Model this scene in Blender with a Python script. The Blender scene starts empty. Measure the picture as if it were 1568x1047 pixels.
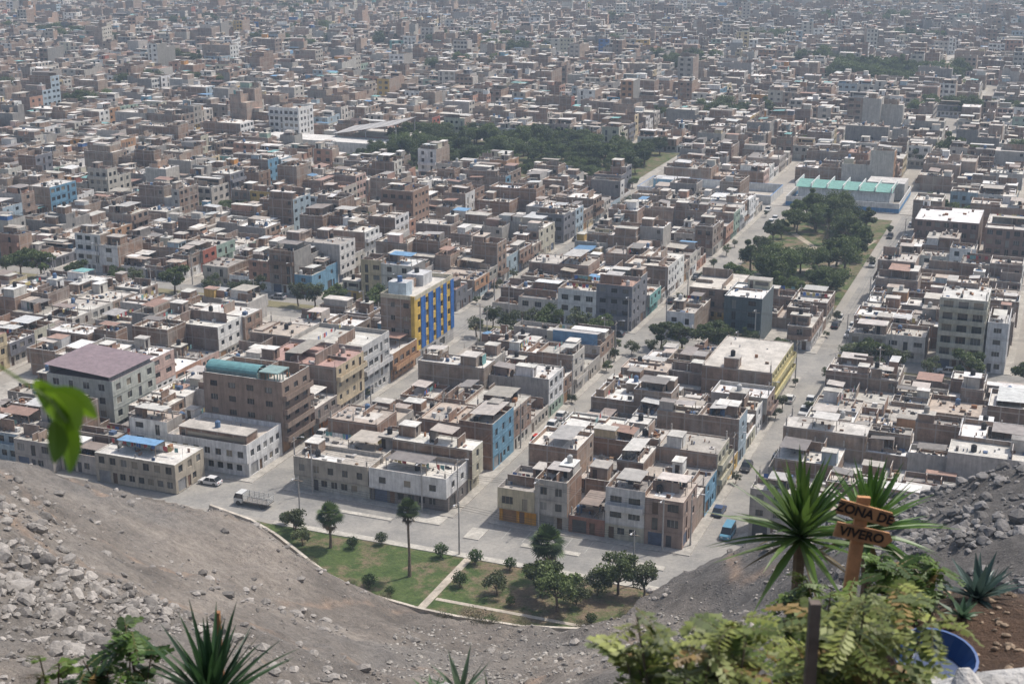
import bpy, bmesh, math, random, numpy as np
from mathutils import Vector, Matrix, Euler
R=random.Random(7)
T=math.radians(21.5); CT,ST=math.cos(T),math.sin(T)
def W(a,b,th=T):
    return (a*math.cos(th)+b*math.sin(th), -a*math.sin(th)+b*math.cos(th))
COL=bpy.context.scene.collection
# ------------------------------------------------------------------ materials
def newmat(name):
    m=bpy.data.materials.new(name); m.use_nodes=True
    nt=m.node_tree; nt.nodes.clear()
    out=nt.nodes.new('ShaderNodeOutputMaterial'); b=nt.nodes.new('ShaderNodeBsdfPrincipled')
    nt.links.new(b.outputs[0],out.inputs[0])
    return m,nt,b,out
def noise(nt,vec,scale,detail=4,rough=.6):
    n=nt.nodes.new('ShaderNodeTexNoise'); n.inputs['Scale'].default_value=scale; n.inputs['Detail'].default_value=detail; n.inputs['Roughness'].default_value=rough
    nt.links.new(vec,n.inputs['Vector']); return n.outputs['Fac']
def mrange(nt,val,a,b,c,d):
    n=nt.nodes.new('ShaderNodeMapRange'); nt.links.new(val,n.inputs[0])
    for i,x in zip((1,2,3,4),(a,b,c,d)): n.inputs[i].default_value=x
    return n.outputs[0]
def mul(nt,col,fac):
    n=nt.nodes.new('ShaderNodeVectorMath'); n.operation='SCALE'; nt.links.new(col,n.inputs[0]); nt.links.new(fac,n.inputs['Scale']); return n.outputs[0]
def mixc(nt,f,a,b):
    n=nt.nodes.new('ShaderNodeMix'); n.data_type='RGBA'
    for i,x in ((0,f),(6,a),(7,b)):
        if isinstance(x,(tuple,float)):
            n.inputs[i].default_value=x if isinstance(x,float) else (*x,1)
        else: nt.links.new(x,n.inputs[i])
    return n.outputs[2]
def mathn(nt,op,a,b=None):
    n=nt.nodes.new('ShaderNodeMath'); n.operation=op
    for i,x in ((0,a),(1,b)):
        if x is None: continue
        if isinstance(x,(int,float)): n.inputs[i].default_value=x
        else: nt.links.new(x,n.inputs[i])
    return n.outputs[0]
def bump(nt,b,h,strength=.4,dist=.05):
    n=nt.nodes.new('ShaderNodeBump'); n.inputs['Strength'].default_value=strength; n.inputs['Distance'].default_value=dist
    nt.links.new(h,n.inputs['Height']); nt.links.new(n.outputs[0],b.inputs['Normal'])
def attr(nt): 
    n=nt.nodes.new('ShaderNodeAttribute'); n.attribute_name='Col'; return n.outputs['Color']
def geo(nt): return nt.nodes.new('ShaderNodeNewGeometry').outputs['Position']
def uvn(nt):
    n=nt.nodes.new('ShaderNodeUVMap'); n.uv_map='UV'; return n.outputs[0]
def scalev(nt,v,s):
    n=nt.nodes.new('ShaderNodeVectorMath'); n.operation='MULTIPLY'; nt.links.new(v,n.inputs[0]); n.inputs[1].default_value=s; return n.outputs[0]
def mk_paint():
    m,nt,b,_=newmat('painted_plaster'); g=geo(nt)
    f=mrange(nt,noise(nt,g,.7,6,.65),.3,.72,.72,1.1)
    s=mrange(nt,noise(nt,scalev(nt,g,(2.2,2.2,.22)),1.,4),.35,.6,.74,1.)
    c=mul(nt,mul(nt,attr(nt),f),s); nt.links.new(c,b.inputs['Base Color']); b.inputs['Roughness'].default_value=.85
    return m
def mk_brick():
    m,nt,b,_=newmat('brick_wall'); g=geo(nt); uv=uvn(nt)
    br=nt.nodes.new('ShaderNodeTexBrick'); nt.links.new(uv,br.inputs['Vector'])
    br.inputs['Scale'].default_value=1.; br.inputs['Brick Width'].default_value=.26; br.inputs['Row Height'].default_value=.11; br.inputs['Mortar Size'].default_value=.012
    br.inputs['Color1'].default_value=(1.12,1.08,1.05,1); br.inputs['Color2'].default_value=(.8,.8,.8,1); br.inputs['Mortar'].default_value=(1.0,1.08,1.12,1)
    vm=nt.nodes.new('ShaderNodeVectorMath'); vm.operation='MULTIPLY'; nt.links.new(br.outputs[0],vm.inputs[0]); nt.links.new(attr(nt),vm.inputs[1])
    f=mrange(nt,noise(nt,g,.5,6,.65),.3,.7,.6,1.25)
    c=mul(nt,vm.outputs[0],f)
    c=mixc(nt,mrange(nt,noise(nt,g,.16,4,.6),.52,.61,0,.5),c,(.33,.3,.265))
    s=mrange(nt,noise(nt,scalev(nt,g,(1.6,1.6,.2)),1.,4),.35,.6,.75,1.); c=mul(nt,c,s)
    sx=nt.nodes.new('ShaderNodeSeparateXYZ'); nt.links.new(uv,sx.inputs[0])
    fu=mathn(nt,'LESS_THAN',mathn(nt,'FRACT',mathn(nt,'DIVIDE',sx.outputs[0],3.4)),.075)
    fv=mathn(nt,'GREATER_THAN',mathn(nt,'FRACT',mathn(nt,'DIVIDE',sx.outputs[1],2.7)),.915)
    fr=mathn(nt,'MULTIPLY',mathn(nt,'MAXIMUM',fu,fv),.65)
    c=mixc(nt,fr,c,(.36,.33,.29))
    nt.links.new(c,b.inputs['Base Color']); b.inputs['Roughness'].default_value=.92
    return m
def mk_roof():
    m,nt,b,_=newmat('roof_concrete'); g=geo(nt)
    f=mrange(nt,noise(nt,g,.35,8,.72),.3,.7,.6,1.25)
    f2=mrange(nt,noise(nt,g,2.2,5,.75),.35,.7,.74,1.1)
    nt.links.new(mul(nt,mul(nt,attr(nt),f),f2),b.inputs['Base Color']); b.inputs['Roughness'].default_value=.9
    return m
def mk_glass():
    m,nt,b,_=newmat('window_glass')
    nt.links.new(attr(nt),b.inputs['Base Color']); b.inputs['Roughness'].default_value=.12; b.inputs['Specular IOR Level'].default_value=.6
    return m
def mk_metal():
    m,nt,b,_=newmat('corrugated_sheet'); g=geo(nt); uv=uvn(nt)
    f=mrange(nt,noise(nt,g,.9,5,.7),.3,.7,.62,1.15)
    nt.links.new(mul(nt,attr(nt),f),b.inputs['Base Color']); b.inputs['Roughness'].default_value=.55
    w=nt.nodes.new('ShaderNodeTexWave'); w.inputs['Scale'].default_value=1.6; nt.links.new(uv,w.inputs['Vector']); bump(nt,b,w.outputs['Fac'],.5,.05)
    return m
def mk_leaf(name,trans=.25,rough=.6):
    m,nt,b,out=newmat(name); g=geo(nt)
    oi=nt.nodes.new('ShaderNodeObjectInfo')
    f=mrange(nt,noise(nt,g,.5,3),.3,.7,.75,1.25)
    f2=mrange(nt,oi.outputs['Random'],0,1,.65,1.35)
    c=mul(nt,mul(nt,attr(nt),f),f2); nt.links.new(c,b.inputs['Base Color']); b.inputs['Roughness'].default_value=rough
    tr=nt.nodes.new('ShaderNodeBsdfTranslucent'); nt.links.new(c,tr.inputs[0])
    mx=nt.nodes.new('ShaderNodeMixShader'); mx.inputs[0].default_value=trans
    nt.links.new(b.outputs[0],mx.inputs[1]); nt.links.new(tr.outputs[0],mx.inputs[2]); nt.links.new(mx.outputs[0],out.inputs[0])
    return m
def mk_plain(name,rough=.8,sc=3.,lo=.8,hi=1.12,metal=0.,bmp=0):
    m,nt,b,_=newmat(name); nn=noise(nt,geo(nt),sc,5,.65); f=mrange(nt,nn,.3,.7,lo,hi)
    nt.links.new(mul(nt,attr(nt),f),b.inputs['Base Color']); b.inputs['Roughness'].default_value=rough; b.inputs['Metallic'].default_value=metal
    if bmp: bump(nt,b,nn,.8,bmp)
    return m
M_PAINT,M_BRICK,M_ROOF,M_GLASS,M_METAL=range(5)
BM=[mk_paint(),mk_brick(),mk_roof(),mk_glass(),mk_metal()]
M_BARK=mk_plain('bark',.95,4.,.6,1.3); M_LEAF=mk_leaf('foliage',.3)
TM=[M_BARK,M_LEAF]
M_CAR=mk_plain('car_paint',.3,1.,.95,1.05); CM=[M_CAR,BM[3],mk_plain('rubber_and_trim',.7)]
M_GEN=mk_plain('weathered_surface',.85,2.)
# ------------------------------------------------------------------ quad builder
class Q:
    def __init__(s): s.v=[];s.m=[];s.c=[]
    def q(s,a,b,c,d,m,col): s.v.append((a,b,c,d)); s.m.append(m); s.c.append(col)
    def box(s,x0,x1,y0,y1,z0,z1,m,c,mt=None,ct=None,bot=False):
        q=s.q
        q((x0,y0,z0),(x1,y0,z0),(x1,y0,z1),(x0,y0,z1),m,c)
        q((x1,y0,z0),(x1,y1,z0),(x1,y1,z1),(x1,y0,z1),m,c)
        q((x1,y1,z0),(x0,y1,z0),(x0,y1,z1),(x1,y1,z1),m,c)
        q((x0,y1,z0),(x0,y0,z0),(x0,y0,z1),(x0,y1,z1),m,c)
        q((x0,y0,z1),(x1,y0,z1),(x1,y1,z1),(x0,y1,z1),m if mt is None else mt,c if ct is None else ct)
        if bot: q((x0,y1,z0),(x1,y1,z0),(x1,y0,z0),(x0,y0,z0),m,c)
    def cyl(s,x,y,z0,z1,r0,r1,m,c,n=8,cap=True):
        P=[(math.cos(2*math.pi*i/n),math.sin(2*math.pi*i/n)) for i in range(n)]
        for i in range(n):
            j=(i+1)%n
            s.q((x+P[i][0]*r0,y+P[i][1]*r0,z0),(x+P[j][0]*r0,y+P[j][1]*r0,z0),(x+P[j][0]*r1,y+P[j][1]*r1,z1),(x+P[i][0]*r1,y+P[i][1]*r1,z1),m,c)
        if cap:
            t=[(x+p[0]*r1,y+p[1]*r1,z1) for p in P]
            for i in range(1,n-2,2): s.q(t[0],t[i],t[i+1],t[i+2],m,c)
    def tube(s,pts,rad,m,c,n=6):
        rings=[]
        for i,p in enumerate(pts):
            p=Vector(p); a=Vector(pts[max(0,i-1)]); b=Vector(pts[min(len(pts)-1,i+1)]); d=(b-a).normalized()
            u=d.cross(Vector((.31,.22,.92))); 
            if u.length<1e-3: u=d.cross(Vector((1,0,0)))
            u.normalize(); w=d.cross(u); r=rad[i] if isinstance(rad,(list,tuple)) else rad
            rings.append([tuple(p+u*r*math.cos(2*math.pi*k/n)+w*r*math.sin(2*math.pi*k/n)) for k in range(n)])
        for i in range(len(rings)-1):
            for k in range(n):
                l=(k+1)%n; s.q(rings[i][k],rings[i][l],rings[i+1][l],rings[i+1][k],m,c)
    def arr(s):
        return np.array(s.v,dtype=np.float32).reshape(-1,4,3),np.array(s.m,dtype=np.int32),np.array(s.c,dtype=np.float32).reshape(-1,3)
def mesh(name,A,mats,smooth=False):
    V,M,C=A; n=len(V)
    me=bpy.data.meshes.new(name); me.vertices.add(n*4); me.vertices.foreach_set('co',V.reshape(-1))
    me.loops.add(n*4); me.loops.foreach_set('vertex_index',np.arange(n*4,dtype=np.int32))
    me.polygons.add(n); me.polygons.foreach_set('loop_start',np.arange(0,n*4,4,dtype=np.int32)); me.polygons.foreach_set('loop_total',np.full(n,4,dtype=np.int32))
    me.polygons.foreach_set('material_index',M)
    for m in mats: me.materials.append(m)
    nr=np.cross(V[:,1]-V[:,0],V[:,2]-V[:,0]); L=np.linalg.norm(nr,axis=1)+1e-9; nr/=L[:,None]
    ver=np.abs(nr[:,2])<.5
    hl=np.sqrt(nr[:,0]**2+nr[:,1]**2)+1e-9
    tx,ty=-nr[:,1]/hl,nr[:,0]/hl
    u=np.where(ver[:,None],np.abs(V[:,:,0]*tx[:,None]+V[:,:,1]*ty[:,None]),V[:,:,0]); v=np.where(ver[:,None],V[:,:,2],V[:,:,1])
    uv=me.uv_layers.new(name='UV'); uv.data.foreach_set('uv',np.stack([u,v],-1).astype(np.float32).reshape(-1))
    ca=me.color_attributes.new('Col','FLOAT_COLOR','CORNER')
    c4=np.ones((n,4,4),dtype=np.float32); c4[:,:,:3]=C[:,None,:]; ca.data.foreach_set('color',c4.reshape(-1))
    me.update(calc_edges=True)
    return me
def obj(name,me,loc=(0,0,0),rz=0,sc=1,parent=None):
    o=bpy.data.objects.new(name,me); o.location=loc; o.rotation_euler=(0,0,rz); o.scale=(sc,sc,sc) if not isinstance(sc,tuple) else sc
    COL.objects.link(o)
    if parent: o.parent=parent
    return o
def poly(name,pts,z,mat,col=(.3,.3,.3)):
    me=bpy.data.meshes.new(name); me.from_pydata([(x,y,z) for x,y in pts],[],[tuple(range(len(pts)))]); me.materials.append(mat)
    ca=me.color_attributes.new('Col','FLOAT_COLOR','CORNER'); ca.data.foreach_set('color',list((*col,1))*len(me.loops))
    return obj(name,me)
# ------------------------------------------------------------------ buildings
H=2.7
PAINTS=[((.62,.59,.53),16),((.78,.77,.745),21),((.54,.5,.44),12),((.43,.4,.36),12),((.64,.53,.34),5),((.62,.42,.14),1.6),((.4,.49,.54),5),((.18,.35,.48),1.8),((.34,.44,.36),2.5),((.48,.28,.2),5),((.6,.44,.38),5),((.38,.13,.09),1.6),((.2,.42,.4),1),((.2,.2,.22),3),((.56,.53,.42),5),((.44,.26,.15),3),((.08,.18,.42),.6),((.6,.3,.09),1)]
BRK=[(.32,.202,.142),(.355,.24,.178),(.285,.19,.138),(.38,.28,.215),(.25,.165,.12),(.33,.245,.19),(.3,.208,.158),(.28,.205,.165)]
GRY=[(.36,.335,.305),(.42,.395,.36),(.29,.275,.255),(.48,.455,.415)]
ROOFS=[((.6,.57,.515),6),((.51,.48,.43),5),((.7,.675,.625),5.5),((.41,.38,.34),2.8),((.49,.42,.355),2.4),((.31,.29,.27),1.4),((.79,.775,.745),3),((.42,.28,.225),.6)]
SHEETS=[(.46,.44,.41),(.56,.56,.54),(.3,.245,.21),(.35,.22,.17),(.7,.7,.68),(.22,.2,.185),(.5,.43,.37),(.42,.38,.32),(.62,.6,.55),(.4,.37,.34),(.27,.24,.22),(.55,.5,.45)]*2+[(.2,.42,.4),(.15,.3,.48)]
def pick(r,L): 
    return r.choices([x[0] for x in L],[x[1] for x in L])[0]
def jit(r,c,k=.08):
    f=1+r.uniform(-k,k); return (c[0]*f*(1+r.uniform(-.02,.02)),c[1]*f,c[2]*f*(1+r.uniform(-.02,.02)))
def GL(r):
    k=r.random()
    if k<.72: f=r.uniform(.02,.05); return (f,f*1.05,f*1.1)
    if k<.9: f=r.uniform(.1,.25); return (f,f,f*.95)
    return (.25,.22,.17)
def strip(q,r,P,u0,u1,z0,z1,ops,m,c,lod,dep=.14):
    Q4=lambda a,b,zc,zd,d=0.,mm=m,cc=c: q.q(P(a,d,zc),P(b,d,zc),P(b,d,zd),P(a,d,zd),mm,cc)
    if lod>=2:
        Q4(u0,u1,z0,z1)
        for (a,b,s,t,k) in ops: Q4(a,b,s,t,.03,M_GLASS if k!='g' else M_METAL,GL(r) if k!='g' else (.2,.14,.11))
        return
    cur=u0
    for (a,b,s,t,k) in sorted(ops):
        if a<=cur+.02 or b>=u1-.02: continue
        Q4(cur,a,z0,z1)
        if s>z0+.01: Q4(a,b,z0,s)
        Q4(a,b,t,z1)
        d=-dep
        q.q(P(a,0,s),P(a,d,s),P(a,d,t),P(a,0,t),m,c); q.q(P(b,0,s),P(b,d,s),P(b,d,t),P(b,0,t),m,c)
        q.q(P(a,0,s),P(b,0,s),P(b,d,s),P(a,d,s),m,c); q.q(P(a,0,t),P(b,0,t),P(b,d,t),P(a,d,t),m,c)
        if k=='g': Q4(a,b,s,t,d,M_METAL,r.choice([(.16,.1,.07),(.3,.3,.3),(.1,.13,.2),(.35,.2,.1),(.08,.08,.08),(.45,.44,.4)]))
        elif k=='d': Q4(a,b,s,t,d,M_METAL,r.choice([(.12,.07,.04),(.08,.08,.09),(.2,.12,.08)]))
        else:
            Q4(a,b,s,t,d,M_GLASS,GL(r))
            if lod==0:
                fc=r.choice([(.5,.5,.5),(.1,.1,.1),(.25,.2,.15)])
                for uu in ([(a+b)/2] if b-a<1.5 else [a+(b-a)/3,a+(b-a)*2/3]): Q4(uu-.03,uu+.03,s,t,d+.02,M_PAINT,fc)
        cur=b
    Q4(cur,u1,z0,z1)
def upper_ops(r,u0,u1,z,style):
    w=u1-u0; ops=[]
    n=max(1,int(w/style['pitch'])); pw=w/n
    for i in range(n):
        c=u0+pw*(i+.5); ww=min(style['ww'],pw-.5)
        if style['mix'] and i==style['mi']%n: ops.append((c-.5,c+.5,z+.05,z+2.15,'d' if r.random()<.3 else 'w'))
        else: ops.append((c-ww/2,c+ww/2,z+style['sill'],z+2.2,'w'))
    return ops
def ground_ops(r,u0,u1,z=0.):
    w=u1-u0; ops=[]; u=u0+.4
    if r.random()<.65 and w>4.5: ops.append((u,u+2.5,z+.02,z+2.3,'g')); u+=3.0
    if u+1<u1: ops.append((u,u+.95,z+.02,z+2.1,'d')); u+=1.5
    while u+1.3<u1-.3: ops.append((u,u+1.2,z+.9,z+2.1,'w')); u+=2.0
    return ops
def roof_items(q,r,x0,x1,y0,y1,z,lod,brk,fancy=1.):
    w=x1-x0; d=y1-y0
    if w<2.2 or d<2.2: return
    tank=None
    if r.random()<.46*fancy:
        rw=min(w*.6,r.uniform(2.0,3.4)); rd=min(d*.7,r.uniform(2.2,4.2)); 
        if r.random()<.25: rw=w*r.uniform(.6,.98)
        sx=x0 if r.random()<.5 else x1-rw; sy=y1-rd if r.random()<.7 else y0+r.random()*(d-rd)
        hh=r.uniform(2.0,2.4); m,c=(M_BRICK,brk) if r.random()<.5 else (M_PAINT,jit(r,pick(r,PAINTS)))
        q.box(sx+.03,sx+rw-.03,sy+.03,sy+rd-.03,z,z+hh,m,c)
        q.box(sx-.1,sx+rw+.1,sy-.15,sy+rd-.01,z+hh,z+hh+.16,M_ROOF,(.5,.47,.43),M_ROOF,jit(r,pick(r,ROOFS)),True)
        q.q((sx+.5,sy+.01,z+.02),(sx+1.3,sy+.01,z+.02),(sx+1.3,sy+.01,z+1.95),(sx+.5,sy+.01,z+1.95),M_GLASS,(.04,.03,.03))
        if rw>3.4: q.q((sx+1.8,sy+.01,z+.9),(sx+rw-.4,sy+.01,z+.9),(sx+rw-.4,sy+.01,z+1.8),(sx+1.8,sy+.01,z+1.8),M_GLASS,GL(r))
        tank=(sx+rw/2,sy+rd/2,z+hh+.16)
    if r.random()<.44*fancy:
        rw=w*r.uniform(.35,.9); rd=min(d*.8,r.uniform(2.5,6)); sx=x0+r.random()*(w-rw); sy=y0+r.random()*(d-rd)*.8
        c=jit(r,r.choice(SHEETS),.15); h1=r.uniform(1.9,2.4); h2=h1+r.uniform(-.35,.35)
        if lod<2:
            for (px,py,hh) in ((sx+.1,sy+.1,h1),(sx+rw-.1,sy+.1,h1),(sx+.1,sy+rd-.1,h2),(sx+rw-.1,sy+rd-.1,h2)): q.box(px-.05,px+.05,py-.05,py+.05,z,z+hh-.03,M_PAINT,(.25,.2,.16))
        q.q((sx,sy,z+h1),(sx+rw,sy,z+h1),(sx+rw,sy+rd,z+h2),(sx,sy+rd,z+h2),M_METAL,c)
        q.q((sx,sy,z+h1-.05),(sx+rw,sy,z+h1-.05),(sx+rw,sy,z+h1),(sx,sy,z+h1),M_METAL,c)
        if r.random()<.4: q.q((sx,sy+rd,z),(sx+rw,sy+rd,z),(sx+rw,sy+rd,z+h2),(sx,sy+rd,z+h2),M_METAL,jit(r,r.choice(SHEETS)))
    for _ in range(r.choice([0,1,1,2,2])):   # unfinished half walls of the next storey
        hh=r.choice([.5,.9,1.2,1.8,2.3]); yy=y0+r.uniform(.15,.85)*d; xx=x0+r.uniform(.3,.9)*w
        q.box(x0,xx,yy,yy+.15,z,z+hh,M_BRICK,brk,M_ROOF,(.48,.44,.4))
        if r.random()<.6: q.box(xx,xx+.15,y0+.1,yy+.15,z,z+hh*r.choice([1,.6]),M_BRICK,brk,M_ROOF,(.48,.44,.4))
    if r.random()<.35:
        px=x0+r.uniform(0,.4)*w; py=y0+r.uniform(0,.4)*d; q.q((px,py,z+.012),(px+w*.5,py,z+.012),(px+w*.5,py+d*.45,z+.012),(px,py+d*.45,z+.012),M_ROOF,jit(r,pick(r,ROOFS)))
    if r.random()<.5:
        tc=r.choice([(.03,.03,.035),(.03,.03,.035),(.03,.03,.03),(.12,.2,.34),(.55,.55,.53),(.4,.37,.33)])
        tx,ty,tz=tank if (tank and r.random()<.6) else (x0+r.uniform(.8,w-.8),y0+r.uniform(.8,d-.8),z+.02)
        q.cyl(tx,ty,tz,tz+1.1,.5,.5,M_PAINT,tc,8); 
        if lod<2: q.cyl(tx,ty,tz+1.1,tz+1.32,.48,.2,M_PAINT,tc,8)
    for _ in range(r.randint(7,22) if lod<2 else r.randint(0,3)):
        k=r.random()**2; bx=x0+r.uniform(.1,w-1.3); by=y0+r.uniform(.1,d-1.3); sx=.15+k*1.; sy=.15+r.random()**2*1.
        q.box(bx,bx+sx,by,by+sy,z,z+r.uniform(.08,.75),M_PAINT,r.choice([(.3,.2,.13),(.1,.1,.1),(.6,.57,.53),(.25,.25,.25),(.2,.12,.08),(.1,.15,.25),(.38,.19,.1),(.68,.67,.64),(.35,.25,.2),(.16,.14,.13)]))
    if lod==0 and r.random()<.4:
        yy=y0+r.uniform(.3,.7)*d; xx=x0+.5
        q.box(x0+.3,x0+.34,yy-.02,yy+.02,z,z+1.9,M_PAINT,(.2,.2,.2)); q.box(x1-.34,x1-.3,yy-.02,yy+.02,z,z+1.9,M_PAINT,(.2,.2,.2))
        while xx<x1-1.2:
            ww=r.uniform(.4,.9); e1,e2=r.uniform(.6,1.1),r.uniform(.6,1.1)
            if r.random()<.7: q.q((xx,yy,z+1.8-e1),(xx+ww,yy,z+1.8-e2),(xx+ww,yy,z+1.8),(xx,yy,z+1.8),M_PAINT,r.choice([(.7,.7,.7),(.1,.2,.5),(.5,.1,.1),(.6,.5,.2),(.1,.1,.12),(.2,.4,.4)]))
            xx+=ww+.1
    if lod<2 and r.random()<.5:
        for px in (x0+.12,x1-.12):
            for py in (y0+.12,(y0+y1)/2,y1-.12):
                ch=r.choice([.35,.5,1.6]); q.box(px-.12,px+.12,py-.12,py+.12,z,z+ch,M_ROOF,(.48,.45,.41))
                for e,f in ((-.07,-.07),(.07,.07)): q.box(px+e-.015,px+e+.015,py+f-.015,py+f+.015,z+ch-.05,z+ch+r.uniform(.5,1.),M_PAINT,(.16,.09,.06))
def building(r,w,d,fl,lod,exL=False,exR=False,exB=False,**o):
    """local coords: x frontage 0..w, y depth 0..d, street front at y=0"""
    q=Q(); g=.015; X0,X1=g,w-g; Y0,Y1=g,d-g
    paint=o.get('paint') or jit(r,pick(r,PAINTS)); brk=o.get('brk') or jit(r,r.choice(BRK),.12)
    sm,sc=(M_BRICK,brk) if r.random()<.72 else (M_PAINT,jit(r,r.choice(GRY)))
    if o.get('side'): sm,sc=M_PAINT,o['side']
    if o.get('sidebrick'): sm,sc=M_BRICK,brk
    fm,fc=M_PAINT,paint
    if not o.get('paint') and r.random()<.22: fm,fc=M_BRICK,brk
    gp=o.get('gpaint') or (paint if r.random()<.7 else jit(r,pick(r,PAINTS)))
    style=dict(pitch=r.uniform(2.1,3.4),ww=r.uniform(1.1,2.0),sill=r.choice([.85,.95,1.1]),mix=r.random()<.4,mi=r.randint(0,3)); style.update(o.get('style',{}))
    ov=o.get('ov',r.choice([0,0,.5,.8]) if fl>1 else 0)
    if o.get('solid') or d<7: segs=[(Y0,Y1,fl)]
    else:
        s=Y0+d*r.uniform(.42,.72); f2=max(1,fl-r.choice([0,0,1,1,2]));
        fa,fb=(fl,f2) if r.random()<.75 else (f2,fl)
        segs=[(Y0,s-.01,fa),(s+.01,Y1,fb)]
        if r.random()<.45 and w>5:
            nw=w*r.uniform(.3,.5)
            segs=[(Y0,s-.01,fa),('R',s+.01,Y1,fb,nw)]
    for i,sg in enumerate(segs):
        x0,x1=X0,X1
        if sg[0]=='R':
            _,y0,y1,f,nw=sg
            if r.random()<.5: x0=X0+nw
            else: x1=X1-nw
            nx0,nx1=(X0,x0-.01) if x0>X0 else (x1+.01,X1); fp=max(1,f-1) if r.random()<.6 else 1
            zt=fp*H; q.box(nx0,nx1,y0,y1,0,zt,sm,sc,M_ROOF,jit(r,pick(r,ROOFS)))
            if r.random()<.5: roof_items(q,r,nx0+.1,nx1-.1,y0+.1,y1-.1,zt,lod,brk,.5)
        else: y0,y1,f=sg
        zt=f*H; ph=r.choice([.12,.25,.4,.8,.95]) if lod<2 else r.choice([.1,.3,.8]); th=.15
        zp=zt+ph; front=(i==0); yo=y0-(ov if front and f>1 else 0)
        rc=o.get('roof') or jit(r,pick(r,ROOFS)); rim=(min(rc[0]*1.15,.78),min(rc[1]*1.15,.78),min(rc[2]*1.15,.78))
        q.q((x0,y0,zt),(x1,y0,zt),(x1,y1,zt),(x0,y1,zt),M_ROOF,rc)
        if yo<y0: 
            q.q((x0,yo,zt),(x1,yo,zt),(x1,y0,zt),(x0,y0,zt),M_ROOF,rc); q.q((x0,yo,H),(x1,yo,H),(x1,y0,H),(x0,y0,H),M_PAINT,fc)
        for xx,ex,s in ((x0,exL,-1),(x1,exR,1)):
            if ex and f>=1:
                P=lambda u,dd,z,xx=xx,s=s:(xx+s*dd,u,z)
                for k in range(f):
                    ops=upper_ops(r,y0+.3,y1-.3,k*H,style) if k>0 else ground_ops(r,y0+.3,y1-.3)
                    strip(q,r,P,y0,y1,k*H,(k+1)*H,ops,fm,fc if k else gp,lod)
                    if yo<y0 and k>0: q.q((xx,yo,k*H),(xx,y0,k*H),(xx,y0,k*H+H),(xx,yo,k*H+H),fm,fc)
                q.q((xx,yo,zt),(xx,y1,zt),(xx,y1,zp),(xx,yo,zp),fm,fc)
            else:
                q.q((xx,y0,0),(xx,y1,0),(xx,y1,zp),(xx,y0,zp),sm,sc)
                if yo<y0: q.q((xx,yo,H),(xx,y0,H),(xx,y0,zp),(xx,yo,zp),sm,sc)
        if lod<2 and f>1:
            P=lambda u,dd,z,yy=y1:(u,yy+dd,z)
            q.q((x0,y1,0),(x1,y1,0),(x1,y1,H),(x0,y1,H),sm,sc)
            for k in range(1,f): strip(q,r,P,x0,x1,k*H,(k+1)*H,[(x0+.8,x0+1.9,k*H+1,k*H+2.1,'w')] if r.random()<.7 else [],sm,sc,lod)
            q.q((x0,y1,zt),(x1,y1,zt),(x1,y1,zp),(x0,y1,zp),sm,sc)
        else: q.q((x0,y1,0),(x1,y1,0),(x1,y1,zp),(x0,y1,zp),sm,sc)
        if front:
            P0=lambda u,dd,z,yy=y0:(u,yy-dd,z)
            strip(q,r,P0,x0,x1,0,H,ground_ops(r,x0+.2,x1-.2) if 'gops' not in o else o['gops'],fm,gp,lod)
            P1=lambda u,dd,z,yy=yo:(u,yy-dd,z)
            for k in range(1,f):
                ops=upper_ops(r,x0+.2,x1-.2,k*H,style)
                strip(q,r,P1,x0,x1,k*H,(k+1)*H,ops,fm,fc,lod)
                if lod<2:
                    q.box(x0,x1,yo-.06,yo-.003,k*H-.12,k*H+.08,M_PAINT,(fc[0]*.85,fc[1]*.85,fc[2]*.85),None,None,True)
                if o.get('balc') or (r.random()<.22 and lod<2):
                    bc=jit(r,fc,.2)
                    q.box(x0+.15,x1-.15,yo-.9,yo-.07,k*H-.15,k*H-.001,M_PAINT,bc,None,None,True)
                    q.box(x0+.15,x1-.15,yo-.9,yo-.8,k*H,k*H+.9,M_PAINT,bc)
                    q.box(x0+.15,x0+.25,yo-.8,yo-.07,k*H,k*H+.9,M_PAINT,bc); q.box(x1-.25,x1-.15,yo-.8,yo-.07,k*H,k*H+.9,M_PAINT,bc)
            q.q((x0,yo,zt),(x1,yo,zt),(x1,yo,zp),(x0,yo,zp),fm,fc)
        else:
            q.q((x0,y0,0),(x1,y0,0),(x1,y0,zp),(x0,y0,zp),sm,sc)
        ix0,ix1,iy0,iy1=x0+th,x1-th,yo+th,y1-th; 
        ic=(sc[0]*1.05,sc[1]*1.05,sc[2]*1.05)
        q.q((ix0,iy0,zt+.002),(ix1,iy0,zt+.002),(ix1,iy0,zp),(ix0,iy0,zp),sm,ic); q.q((ix0,iy1,zt+.002),(ix1,iy1,zt+.002),(ix1,iy1,zp),(ix0,iy1,zp),sm,ic)
        q.q((ix0,iy0,zt+.002),(ix0,iy1,zt+.002),(ix0,iy1,zp),(ix0,iy0,zp),sm,ic); q.q((ix1,iy0,zt+.002),(ix1,iy1,zt+.002),(ix1,iy1,zp),(ix1,iy0,zp),sm,ic)
        q.q((x0,yo,zp),(x1,yo,zp),(ix1,iy0,zp),(ix0,iy0,zp),M_ROOF,rim); q.q((x0,y1,zp),(x1,y1,zp),(ix1,iy1,zp),(ix0,iy1,zp),M_ROOF,rim)
        q.q((x0,yo,zp),(x0,y1,zp),(ix0,iy1,zp),(ix0,iy0,zp),M_ROOF,rim); q.q((x1,yo,zp),(x1,y1,zp),(ix1,iy1,zp),(ix1,iy0,zp),M_ROOF,rim)
        if not o.get('bare'): roof_items(q,r,ix0+.1,ix1-.1,iy0+.2,iy1-.1,zt,lod,brk)
    return q
FR={'-b':0,'+b':math.pi,'-a':-math.pi/2,'+a':math.pi/2}
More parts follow.
